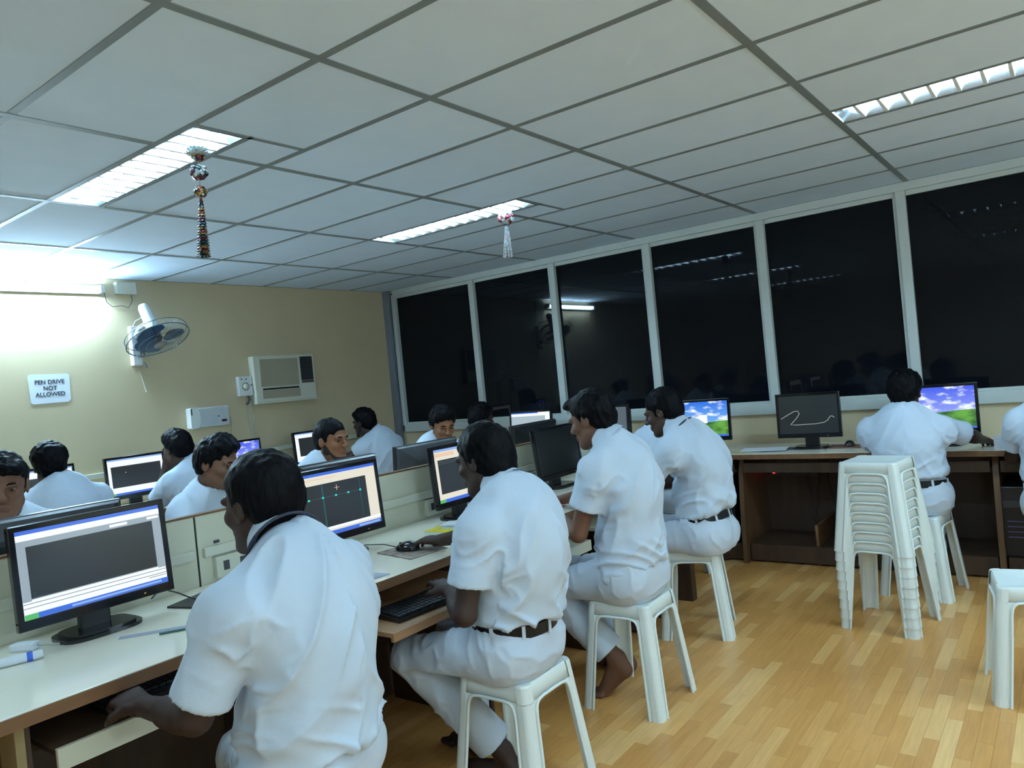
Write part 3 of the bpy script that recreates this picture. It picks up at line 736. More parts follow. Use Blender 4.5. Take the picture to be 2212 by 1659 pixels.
# ceiling-side junction box and its wire
t = thing('junction_box', 'small beige junction box below the ceiling at the end of the tube light', 'junction box', (X, 2.812, 2.325))
MB().box((0, -.075, 0), (.05, .075, .09), bev=.005).obj('box', m_creamp, t)
MB().box((.05, -.03, .02), (.053, .045, .07), bev=.001).obj('cover', m_cream, t)
MB().tube([(.012, -.15, .01), (.012, -.14, -.06), (.012, -.10, -.095), (.012, -.03, -.085), (.012, .02, -.10), (.012, .05, -.05), (.012, .05, 0)], .0025, 6).obj('wire', m_dgrey, t)
# trunking strip and pull cord
struct(MB().box((X, -1.5, .975), (X+.022, 5.4, 1.010), bev=.002).obj('trim_4', m_creamp))
o = MB().tube([(X+.006, 2.86, 1.78), (X+.006, 2.885, 1.68), (X+.008, 2.90, 1.60), (X+.012, 2.905, 1.575)], [.002, .003, .004, .007], 6).obj('pull_cord', m_cablew); tag(o, 'pale cord with a small knob hanging under the wall fan', 'cord')

# ------------------------------------------------------------------ wall fan
t = thing('wall_fan', 'wall fan with blue blades and clear guard tilted downwards', 'fan', (X, 2.845, 1.78))
MB().box((0, -.035, 0), (.05, .035, .30), bev=.006).obj('wall_bracket', m_white, t)
MB().box((.05, .0, .06), (.085, .04, .10), bev=.004).obj('control_box', m_dgrey, t)
MB().box((.086, .012, .072), (.088, .026, .088)).obj('control_label', mat('label_yellow', (.7, .5, .05), rough=.5), t)
MB().tube([(.06, .03, .02), (.075, .04, .0), (.08, .045, -.02)], .008, 8).obj('pull_knob', m_dgrey, t)
ax = Vector((.44, .07, -.87)).normalized()
ctr = Vector((-5.38, 2.865, 1.945)) - Vector((X, 2.845, 1.78))
uu = Vector((0, 1, 0)); uu = (uu-ax*uu.dot(ax)).normalized(); vv = ax.cross(uu)
F = Matrix((( uu.x, vv.x, ax.x, ctr.x), (uu.y, vv.y, ax.y, ctr.y), (uu.z, vv.z, ax.z, ctr.z), (0, 0, 0, 1)))
MB().lathe([(0, -.31), (.030, -.305), (.040, -.28), (.046, -.12), (.048, -.06), (.03, -.05), (0, -.05)], 20, T=F).obj('motor', m_white, t)
MB().tube([(.05, .0, .22), (.12, .0, .28), tuple(ctr-ax*.16)], .018, 10).obj('arm', m_white, t)
MB().tube([(.02, 0, .30), (.05, .01, .34), tuple(ctr-ax*.22)], .004, 6).obj('cord', m_cablew, t)
m_blade = mat('blade_blue', (.012, .055, .14), rough=.3, var=.1)
for k in range(3):
    bl = MB(); v = []; nn = 8
    for i in range(nn+1):
        r = .035+.155*i/nn
        wA = .70+.62*math.sin(PI*min(1, i/nn*1.05)); 
        for s_ in range(7):
            a = 2*PI*k/3+.35+(s_/6-.5)*1.25*wA*(1.15 if i > 1 else .9)
            rr = r*(1-.06*(abs(s_/6-.5)*2)**3) if i == nn else r
            v.append((rr*math.cos(a), rr*math.sin(a), -.012+.03*(s_/6-.5)))
    fs = [(i*7+s_, i*7+s_+1, (i+1)*7+s_+1, (i+1)*7+s_) for i in range(nn) for s_ in range(6)]
    bl.add(v, fs, 0, True, F); bl.add([(x, y, z-.003) for x, y, z in v], [tuple(reversed(q)) for q in fs], 0, True, F)
    bl.obj('blade', m_blade, t)
MB().lathe([(0, .012), (.022, .010), (.034, -.01), (.036, -.04), (0, -.045)], 18, T=F).obj('hub', m_dgrey, t)
m_guard = mat('guard_grey', (.12, .16, .17), rough=.3, metal=.3)
gd = MB()
def ring(mb, r, z, th, n=40, T=F):
    mb.tube([(r*math.cos(2*PI*k/n), r*math.sin(2*PI*k/n), z) for k in range(n+1)], th, 5, cap=False, T=T)
ring(gd, .225, 0, .0045); ring(gd, .222, -.045, .003); ring(gd, .15, .035, .0015); ring(gd, .10, .042, .0015)
for k in range(48):
    a = 2*PI*k/48; c, s_ = math.cos(a), math.sin(a)
    gd.tube([(.045*c, .045*s_, .047), (.13*c, .13*s_, .040), (.20*c, .20*s_, .020), (.225*c, .225*s_, 0), (.215*c, .215*s_, -.045), (.12*c, .12*s_, -.065), (.06*c, .06*s_, -.068)], .0011, 3, cap=False, T=F)
gd.obj('guard', m_guard, t)
MB().lathe([(0, .052), (.03, .051), (.045, .047), (.045, .044), (0, .044)], 20, T=F).obj('guard_badge', mat('badge_grey', (.28, .26, .26), rough=.3, metal=.3), t)

# ------------------------------------------------------------------ hanging ceiling decorations
m_tin = mat('tinsel_clear', (.62, .72, .70), rough=.15, metal=.5, var=.2, scale=60)
def foil(name, c): return mat('foil_'+name, c, rough=.28, metal=.25, var=.25, scale=40)
f_red, f_gold, f_green, f_dark, f_silver, f_pink = foil('red', (.16, .010, .02)), foil('gold', (.32, .19, .04)), foil('green', (.004, .035, .035)), foil('dark', (.03, .02, .03)), foil('silver', (.40, .44, .46)), foil('pink', (.50, .34, .30))
def petal_ball(name, parent, x, y, z, r, mats, n=70, spike=.25, seed=1):
    R = random.Random(seed); mb = MB()
    mb.lathe([(0, -r*.8)]+[(r*.8*math.cos(a), r*.8*math.sin(a)) for a in [(-PI/2+PI*k/8) for k in range(1, 8)]]+[(0, r*.8)], 12, mi=0, T=TR(x, y, z))
    for k in range(n):
        th = math.acos(1-2*(k+.5)/n); ph = PI*(1+5**.5)*k
        d = Vector((math.sin(th)*math.cos(ph), math.sin(th)*math.sin(ph), math.cos(th)))
        a = d.cross(Vector((0, 0, 1)) if abs(d.z) < .9 else Vector((1, 0, 0))).normalized(); b2 = d.cross(a)
        rr = r*(1+spike*(R.random()-.3)); w = r*.34
        p = Vector((x, y, z)); tip = p+d*rr
        mi = R.randrange(len(mats))
        mb.add([p+d*r*.55, tip+a*w-d*r*.12, tip+(a+b2)*w*.3, tip+b2*w-d*r*.12, tip-a*w*.8-d*r*.1, tip-b2*w*.8-d*r*.12], [(0, 1, 2, 3), (0, 3, 2, 4), (0, 4, 2, 5), (0, 5, 2, 1)], mi)
    return mb.obj(name, mats, parent)
t = thing('hanging_decoration', 'long decoration of three foil balls and a striped tassel hung by the left ceiling light', 'decoration', (-2.702, 1.672, 2.44))
# rosette: flat clear petals with coloured heart
ro = MB()
for k in range(16):
    a = 2*PI*k/16; c, s_ = math.cos(a), math.sin(a)
    for lay, (rr, zz) in enumerate(((.052, -.022), (.044, -.004))):
        w = .010
        ro.add([(.012*c, .012*s_, zz-.008), (rr*.75*c-w*s_, rr*.75*s_+w*c, zz), (rr*c, rr*s_, zz+.006), (rr*.75*c+w*s_, rr*.75*s_-w*c, zz)], [(0, 1, 2, 3)], 0, False, TR(0, 0, -.012))
ro.obj('rosette', m_tin, t)
petal_ball('foil_ball', t, 0, 0, -.035, .026, [f_dark, f_red, f_gold, m_tin], 40, seed=3)
petal_ball('foil_ball', t, -.003, 0, -.103, .032, [f_silver, f_green, f_dark, f_red, m_tin], 80, seed=4)
petal_ball('foil_ball', t, -.005, 0, -.182, .024, [f_green, f_red, f_gold, f_silver], 70, seed=5)
MB().tube([(0, 0, 0), (-.002, 0, -.10), (-.006, 0, -.21)], .0012, 5).obj('string', m_cablew, t)
ts = MB(); R = random.Random(9); ms = [f_red, f_gold, f_green, f_silver]
nl = 21
for k in range(nl):
    z0 = -.208-.0107*k; r0 = .006+.0165*min(1, (k+1)/nl)**.8; cx = -.008-.018*k/nl
    n = 11
    for q in range(n):
        a = 2*PI*q/n+k*.3; a2 = a+2*PI/n*.9
        mi = [0, 2, 2, 1, 0, 1, 2][k % 7] if R.random() < .82 else R.randrange(4)
        ts.add([(cx+r0*.6*math.cos(a), r0*.6*math.sin(a), z0), (cx+r0*.6*math.cos(a2), r0*.6*math.sin(a2), z0), (cx+r0*1.25*math.cos(a2), r0*1.25*math.sin(a2), z0-.0135), (cx+r0*1.25*math.cos(a), r0*1.25*math.sin(a), z0-.0135)], [(0, 1, 2, 3)], mi)
ts.obj('tassel', ms, t)
t = thing('hanging_decoration', 'short silvery decoration with a red heart hung by the mid room ceiling light', 'decoration', (-2.728, 3.72, 2.44))
petal_ball('foil_ball', t, 0, 0, -.040, .046, [m_tin, f_silver, m_tin, f_red], 90, seed=6)
petal_ball('foil_ball', t, 0, 0, -.072, .022, [f_red, f_red, f_dark], 30, seed=8)
MB().tube([(0, 0, 0), (0, 0, -.04)], .0012, 5).obj('string', m_cablew, t)
ts = MB()
for q in range(9):
    a = 2*PI*q/9
    for k in range(16):
        z0 = -.085-.0125*k; r0 = .008+.020*(k/16)
        x, y = r0*math.cos(a+.05*k)-.012*k/16, r0*math.sin(a+.05*k)
        ts.add([(x-.004, y, z0), (x+.004, y, z0-.001), (x+.005, y+.002, z0-.011), (x-.003, y-.002, z0-.012)], [(0, 1, 2, 3)], R.choice([0, 0, 1, 2]))
ts.obj('tassel', [f_silver, f_pink, m_tin], t)

# ------------------------------------------------------------------ stools
def make_stool(label):
    t = thing('stool', label, 'stool', (0, 0, 0), 0, 'white plastic stools')
    Hs = .445
    S = lambda z: .132+(Hs-z)/Hs*.046
    # seat: dished top with rounded rim and apron
    N = 14; v = []; fs = []
    def topz(u, w_):
        r2 = min(1, (u*u+w_*w_))
        return Hs-.014*(1-max(abs(u), abs(w_))**2.2)
    def sq(x, y, s, r):
        return x, y
    for i in range(N+1):
        for j in range(N+1):
            u = -1+2*i/N; w_ = -1+2*j/N
            s = .128
            # round the square corners
            x, y = u*s, w_*s
            m_ = max(abs(u), abs(w_))
            if m_ > .0:
                rr = .022; ix, iy = s-rr, s-rr
                if abs(x) > ix and abs(y) > iy:
                    dx, dy = abs(x)-ix, abs(y)-iy; d = math.hypot(dx, dy); q = max(dx, dy)
                    if d > 0: x = math.copysign(ix+dx/d*q, x); y = math.copysign(iy+dy/d*q, y)
            v.append((x, y, topz(u, w_)-(.003 if m_ > .99 else 0)))
    for i in range(N):
        for j in range(N): fs.append((i*(N+1)+j, (i+1)*(N+1)+j, (i+1)*(N+1)+j+1, i*(N+1)+j+1))
    mb = MB().add(v, fs, 0, True)
    # apron loop
    def loop(z, off, r=.022, n=5):
        s = S(z)+off; out = []
        for (sx, sy, a0) in ((1, 1, 0), (-1, 1, PI/2), (-1, -1, PI), (1, -1, 1.5*PI)):
            for k in range(n+1):
                a = a0+PI/2*k/n
                out.append((sx*(s-r)+r*math.cos(a), sy*(s-r)+r*math.sin(a), z))
        return out
    loops = [loop(Hs-.003, -.004), loop(Hs-.008, 0), loop(.385, 0), loop(.385, -.004), loop(Hs-.012, -.004)]
    nl = len(loops[0]); vs = [p for l in loops for p in l]
    f2 = [(a*nl+k, a*nl+nl-0-nl+(k+1) % nl, (a+1)*nl+(k+1) % nl, (a+1)*nl+k) for a in range(4) for k in range(nl)]
    f2 = [(a*nl+k, (a+1)*nl+k, (a+1)*nl+(k+1) % nl, a*nl+(k+1) % nl) for a in range(4) for k in range(nl)]
    mb.add(vs, f2, 0, True)
    mb.obj('seat', m_stool, t)
    # legs: rounded angle channels
    levels = [(0, .052), (.12, .051), (.24, .050), (.335, .048), (.362, .050), (.376, .056), (.384, .067), (.3875, .092)]
    def prof(z, w):
        s = S(z)+.0008; r = .02; o = []
        nub = .0045
        o.append((s-w, s)); o.append((s-.040, s)); o.append((s-.034, s+nub)); o.append((s-r, s+nub))
        for k in range(1, 5):
            a = PI/2-PI/2*k/5
            o.append((s-r+(r+nub)*math.cos(a), s-r+(r+nub)*math.sin(a)))
        o.append((s+nub, s-r)); o.append((s+nub, s-.034)); o.append((s, s-.040)); o.append((s, s-w))
        return o
    for q in range(4):
        vs = []; fs = []
        rows = [prof(z, w) for z, w in levels]
        n = len(rows[0])
        for (z, w), row in zip(levels, rows):
            vs += [(x, y, z) for x, y in row]
            vs += [(x-.0035 if k >= 3 else x, y-.0035 if k <= n-4 else y, z) for k, (x, y) in enumerate(row)]
        st = 2*n
        for i in range(len(levels)-1):
            for k in range(n-1):
                fs.append((i*st+k, i*st+k+1, (i+1)*st+k+1, (i+1)*st+k)[::-1])
                fs.append((i*st+n+k, i*st+n+k+1, (i+1)*st+n+k+1, (i+1)*st+n+k))
            fs.append((i*st, (i+1)*st, (i+1)*st+n, i*st+n)); fs.append((i*st+n-1, i*st+2*n-1, (i+1)*st+2*n-1, (i+1)*st+n-1))
        for k in range(n-1): fs.append((k, k+1, n+k+1, n+k))
        # nub cap above the apron to the seat
        MB().add(vs, fs, 0, False, RZ(q*PI/2)).obj('leg', m_stool, t)
        c = MB(); zs = [.385, Hs-.010, Hs-.003]; vv_ = []; 
        base = [p for p in prof(.385, .05)[2:-2]]
        nb = len(base)
        for z in zs:
            row = prof(z, .05)[2:-2]
            if z > Hs-.005: row = [((x)*.985, (y)*.985) for x, y in row]
            vv_ += [(x, y, z) for x, y in row]
        cf = [(i*nb+k, (i+1)*nb+k, (i+1)*nb+k+1, i*nb+k+1) for i in range(2) for k in range(nb-1)]
        cf.append(tuple(2*nb+k for k in range(nb))[::-1])
        c.add(vv_, cf, 0, False, RZ(q*PI/2)); c.obj('corner_rib', m_stool, t)
        # rim lip along the arch of this side
        pts = []
        for z, w in levels: pts.append((S(z)-w+.003, S(z)+.004, z))
        up_ = pts; dn = [(-x, y, z) for x, y, z in reversed(pts)]
        MB().tube(up_+dn, .0056, 6, T=RZ(q*PI/2)).obj('rim', m_stool, t)
    return t
stool0 = make_stool('white plastic stool under the second student of the front row, cut by the picture edge')
stool0.location = (-1.572, 1.955, 0)
STOOLS = [((-1.575, 2.785), 0.02, 'white plastic stool under the third student, its four legs in full view'),
          ((-1.678, 3.655), math.radians(20), 'white plastic stool under the belted student with bent-over back'),
          ((-1.545, 1.095), .0, 'white plastic stool under the foreground student, only a corner showing'),
          ((-.187, 3.465), math.radians(10), 'empty white plastic stool at the right edge of the picture'),
          ((-.765, 4.66), math.radians(-8), 'white plastic stool under the student seen from behind at the window'),
          ((-.11, 4.52), math.radians(5), 'white plastic stool under the student at the right edge'),
          ((-3.60, 1.10), 0, 'hidden white plastic stool under the student at the left edge facing us'),
          ((-3.72, 2.09), 0, 'hidden white plastic stool under the student whose face is covered by the foreground head'),
          ((-3.72, 2.80), 0, 'hidden white plastic stool under the bearded student facing us'),
          ((-3.72, 3.76), 0, 'hidden white plastic stool under the student in the far corner behind the silver strip monitor'),
          ((-4.60, 1.78), 0, 'hidden white plastic stool under the broad-backed student by the left wall'),
          ((-4.62, 2.66), 0, 'hidden white plastic stool under the student leaning on his hand by the left wall'),
          ((-4.78, 4.42), 0, 'hidden white plastic stool under the student below the air conditioner'),
          ((-3.80, 4.52), 0, 'hidden white plastic stool under the dark-haired student by the far window'),
          ((-2.20, 4.50), 0, 'hidden white plastic stool under the student behind the bent-over belted one')]
for (x, y), a, lab in STOOLS:
    c = copy_tree(stool0); c.location = (x, y, 0); c.rotation_euler = (0, 0, a); c['label'] = lab
ORD = ['lowest', 'second from the floor', 'third from the floor', 'fourth from the floor', 'middle', 'fourth from the top', 'third from the top', 'second from the top', 'topmost']
for k in range(9):
    c = copy_tree(stool0); c.location = (-.832, 4.07, .0482*k); c.rotation_euler = (0, 0, math.radians(-9)); c['label'] = 'white plastic stool in the tall stack, %s of nine' % ORD[k]
    c['group'] = 'stacked white plastic stools'
# ------------------------------------------------------------------ people: smooth-blended distance fields meshed into single skins
def V(*a): return np.array(a, float)
def nrm(v): return v/np.linalg.norm(v)
class Grid:
    def __init__(s, lo, hi, fine, coarse, dense):
        s.ax = []
        for k in range(3):
            iv = [(d[0][k], d[1][k]) for d in dense]
            x = lo[k]; out = [x]
            while x < hi[k]:
                st = coarse
                for a, b in iv:
                    if a-coarse <= x <= b: st = fine; break
                x += st; out.append(x)
            s.ax.append(np.array(out))
        s.F = np.full([len(a) for a in s.ax], 0.25, np.float32)
    def sub(s, lo, hi):
        r = []
        for k in range(3):
            i0 = max(0, np.searchsorted(s.ax[k], lo[k])-1); i1 = min(len(s.ax[k]), np.searchsorted(s.ax[k], hi[k])+1)
            if i1-i0 < 1: return None, None
            r.append(slice(i0, i1))
        X, Y, Z = np.meshgrid(s.ax[0][r[0]], s.ax[1][r[1]], s.ax[2][r[2]], indexing='ij')
        return tuple(r), np.stack([X, Y, Z], -1)
    def put(s, prim, k=.02, op='add', clip=None):
        fn, lo, hi = prim
        pad = k+.03
        r, P = s.sub(lo-pad, hi+pad)
        if r is None: return
        d = fn(P)
        if clip is not None: d = np.maximum(d, clip(P))
        A = s.F[r]
        if op == 'add':
            h = np.maximum(k-np.abs(A-d), 0)/max(k, 1e-6)
            s.F[r] = np.minimum(A, d)-h*h*k*.25
        else:
            d = -d
            h = np.maximum(k-np.abs(A-d), 0)/max(k, 1e-6)
            s.F[r] = np.maximum(A, d)+h*h*k*.25
    def clipall(s, fn, k=0):
        X, Y, Z = np.meshgrid(*s.ax, indexing='ij'); d = fn(np.stack([X, Y, Z], -1))
        m = np.maximum(s.F, d)
        if k: m = m+(np.maximum(k-np.abs(s.F-d), 0)/k)**2*k*.25
        s.F = m
    def surf(s):
        F = s.F; ax = s.ax; I = F < 0
        nx, ny, nz = F.shape
        acc = np.zeros((nx-1, ny-1, nz-1, 3), np.float32); cnt = np.zeros((nx-1, ny-1, nz-1), np.float32)
        C = [ax[0].astype(np.float32), ax[1].astype(np.float32), ax[2].astype(np.float32)]
        quads = []
        E = {}
        for d in range(3):
            a = [slice(None)]*3; b = [slice(None)]*3; a[d] = slice(0, -1); b[d] = slice(1, None)
            fa, fb = F[tuple(a)], F[tuple(b)]; ia = I[tuple(a)]; cr = ia != I[tuple(b)]
            idx = np.argwhere(cr)
            if len(idx) == 0: continue
            va = fa[cr]; vb = fb[cr]; t = va/(va-vb)
            P = np.stack([C[0][idx[:, 0]], C[1][idx[:, 1]], C[2][idx[:, 2]]], 1)
            P[:, d] += t*(C[d][idx[:, d]+1]-C[d][idx[:, d]])
            o = [q for q in range(3) if q != d]
            for s0 in (0, -1):
                for s1 in (0, -1):
                    j = idx.copy(); j[:, o[0]] += s0; j[:, o[1]] += s1
                    ok = (j[:, o[0]] >= 0) & (j[:, o[1]] >= 0) & (j[:, o[0]] < F.shape[o[0]]-1) & (j[:, o[1]] < F.shape[o[1]]-1)
                    jj = tuple(j[ok].T)
                    np.add.at(acc, jj, P[ok]); np.add.at(cnt, jj, 1)
            E[d] = (idx, ia[cr], o)
        act = cnt > 0
        num = np.full(act.shape, -1, np.int64); num[act] = np.arange(act.sum())
        verts = (acc[act].T/cnt[act]).T
        for d, (idx, ins, o) in E.items():
            ok = (idx[:, o[0]] > 0) & (idx[:, o[1]] > 0) & (idx[:, o[0]] < F.shape[o[0]]-1) & (idx[:, o[1]] < F.shape[o[1]]-1)
            idx = idx[ok]; ins = ins[ok]
            def nb(s0, s1):
                j = idx.copy(); j[:, o[0]] += s0; j[:, o[1]] += s1; return num[tuple(j.T)]
            q = np.stack([nb(-1, -1), nb(0, -1), nb(0, 0), nb(-1, 0)], 1)
            flip = ins if d != 1 else ~ins
            q[~flip] = q[~flip][:, ::-1]
            quads.append(q)
        return verts, np.concatenate(quads)
def cone(a, b, ra, rb):
    a = np.asarray(a, float); b = np.asarray(b, float); ab = b-a; L2 = max(1e-9, ab@ab); R = max(ra, rb)
    def fn(P):
        t = np.clip(((P-a)@ab)/L2, 0, 1); v = P-a-t[..., None]*ab
        return np.sqrt((v*v).sum(-1))-(ra+(rb-ra)*t)
    return fn, np.minimum(a, b)-R, np.maximum(a, b)+R
def econe(a, b, wa, wb, da, db, fdir):
    """elliptical limb: half width wa->wb, half depth da->db along fdir"""
    a = np.asarray(a, float); b = np.asarray(b, float); ab = b-a; L2 = max(1e-9, ab@ab); R = max(wa, wb, da, db)
    f = fdir-ab*(fdir@ab)/L2; f = nrm(f)
    def fn(P):
        t = np.clip(((P-a)@ab)/L2, 0, 1); v = P-a-t[..., None]*ab
        w = wa+(wb-wa)*t; d_ = da+(db-da)*t
        vf = v@f; r2 = (v*v).sum(-1)-vf*vf
        q = np.sqrt(np.maximum(r2, 0)/(w*w)+vf*vf/(d_*d_))
        return (q-1)*np.minimum(w, d_)
    return fn, np.minimum(a, b)-R, np.maximum(a, b)+R
def ell(c, r, A=np.eye(3)):
    c = np.asarray(c, float); r = np.asarray(r, float); R = r.max()
    def fn(P):
        q = (P-c)@A.T; k0 = np.sqrt(((q/r)**2).sum(-1)); k1 = np.sqrt(((q/(r*r))**2).sum(-1))+1e-9
        return k0*(k0-1)/k1
    return fn, c-R, c+R
def hash3(i):
    x = (i[..., 0]*374761393+i[..., 1]*668265263+i[..., 2]*2147483647+1274126177) & 0xffffffff
    x = ((x ^ (x >> 13))*1274126177) & 0xffffffff
    return ((x ^ (x >> 16)) & 0xffff)/65535.0
def noise(P):
    P = np.asarray(P, float); i = np.floor(P).astype(np.int64); f = P-i; f = f*f*(3-2*f); r = 0
    for dx in (0, 1):
        for dy in (0, 1):
            for dz in (0, 1):
                w = (f[..., 0] if dx else 1-f[..., 0])*(f[..., 1] if dy else 1-f[..., 1])*(f[..., 2] if dz else 1-f[..., 2])
                r = r+w*hash3(i+np.array([dx, dy, dz]))
    return r
def vnormals(v, q):
    n = np.zeros_like(v, dtype=float)
    a = v[q[:, 2]]-v[q[:, 0]]; b = v[q[:, 3]]-v[q[:, 1]]; c = np.cross(a, b)
    for k in range(4): np.add.at(n, q[:, k], c)
    return n/(np.linalg.norm(n, axis=1, keepdims=True)+1e-12)
def relax(v, q, it=1, lam=.5):
    v = v.astype(float)
    for _ in range(it):
        s = np.zeros_like(v); c = np.zeros(len(v))
        for k in range(4):
            for m in (1, 3):
                np.add.at(s, q[:, k], v[q[:, (k+m) % 4]]); np.add.at(c, q[:, k], 1)
        v = v*(1-lam)+lam*s/np.maximum(c, 1)[:, None]
    return v
def npobj(name, v, q, m, parent, org):
    me = bpy.data.meshes.new(name); v = np.asarray(v)-org
    me.vertices.add(len(v)); me.vertices.foreach_set('co', v.astype(np.float32).ravel())
    me.loops.add(len(q)*4); me.loops.foreach_set('vertex_index', q.astype(np.int32).ravel())
    me.polygons.add(len(q)); me.polygons.foreach_set('loop_start', np.arange(0, len(q)*4, 4, dtype=np.int32)); me.polygons.foreach_set('loop_total', np.full(len(q), 4, np.int32))
    me.polygons.foreach_set('use_smooth', np.ones(len(q), bool)); me.update(calc_edges=True); me.validate()
    me.materials.append(m)
    return link(name, me, parent)
def ik(S, T, l1, l2, pole):
    d = T-S; L = np.linalg.norm(d)
    if L > (l1+l2)*.995: k = L/((l1+l2)*.995); l1 *= k; l2 *= k
    n = d/L; a = (l1*l1-l2*l2+L*L)/(2*L); h = math.sqrt(max(0, l1*l1-a*a))
    p = pole-n*(pole@n); p = nrm(p)
    return S+n*a+p*h

m_shirt = mat('shirt_cotton', (0.53, 0.61, 0.71), rough=.85, var=.02, scale=9, bump=.10, bscale=45, spec=.2)
m_trs = mat('trouser_cotton', (0.53, 0.59, 0.67), rough=.85, var=.02, scale=9, bump=.10, bscale=50, spec=.2)
m_hair = mat('hair_black', (0.0022, 0.0022, 0.003), rough=.5, var=.4, scale=90, bump=.35, bscale=130, stretch=(1, 1, .35), spec=.06)
m_belt = mat('belt_leather', (0.005, 0.005, 0.006), rough=.4, spec=.25, var=.1)
m_lan = mat('lanyard_navy', (0.010, 0.012, 0.028), rough=.6)
SK = dict(dark=mat('skin_dark', (.052, .025, .017), rough=.55, spec=.3, var=.12, scale=12), deep=mat('skin_deep', (.036, .018, .013), rough=.55, spec=.3, var=.12, scale=12),
          mid=mat('skin_mid', (.130, .058, .032), rough=.55, spec=.3, var=.10, scale=12), warm=mat('skin_warm', (.175, .070, .030), rough=.55, spec=.3, var=.10, scale=12))
m_lip = mat('lip', (.10, .04, .035), rough=.4)
m_eyew = mat('eye_white', (.30, .28, .26), rough=.25, var=.01); m_iris = mat('iris', (.008, .005, .004), rough=.15)

def rotm(yaw, pitch, roll):
    """columns: forward, left, up"""
    f = V(math.cos(yaw)*math.cos(pitch), math.sin(yaw)*math.cos(pitch), math.sin(pitch)); l = V(-math.sin(yaw), math.cos(yaw), 0); u = np.cross(f, l)
    l2 = l*math.cos(roll)+u*math.sin(roll); u2 = np.cross(f, l2)
    return np.stack([f, l2, u2], 1)
D = math.radians

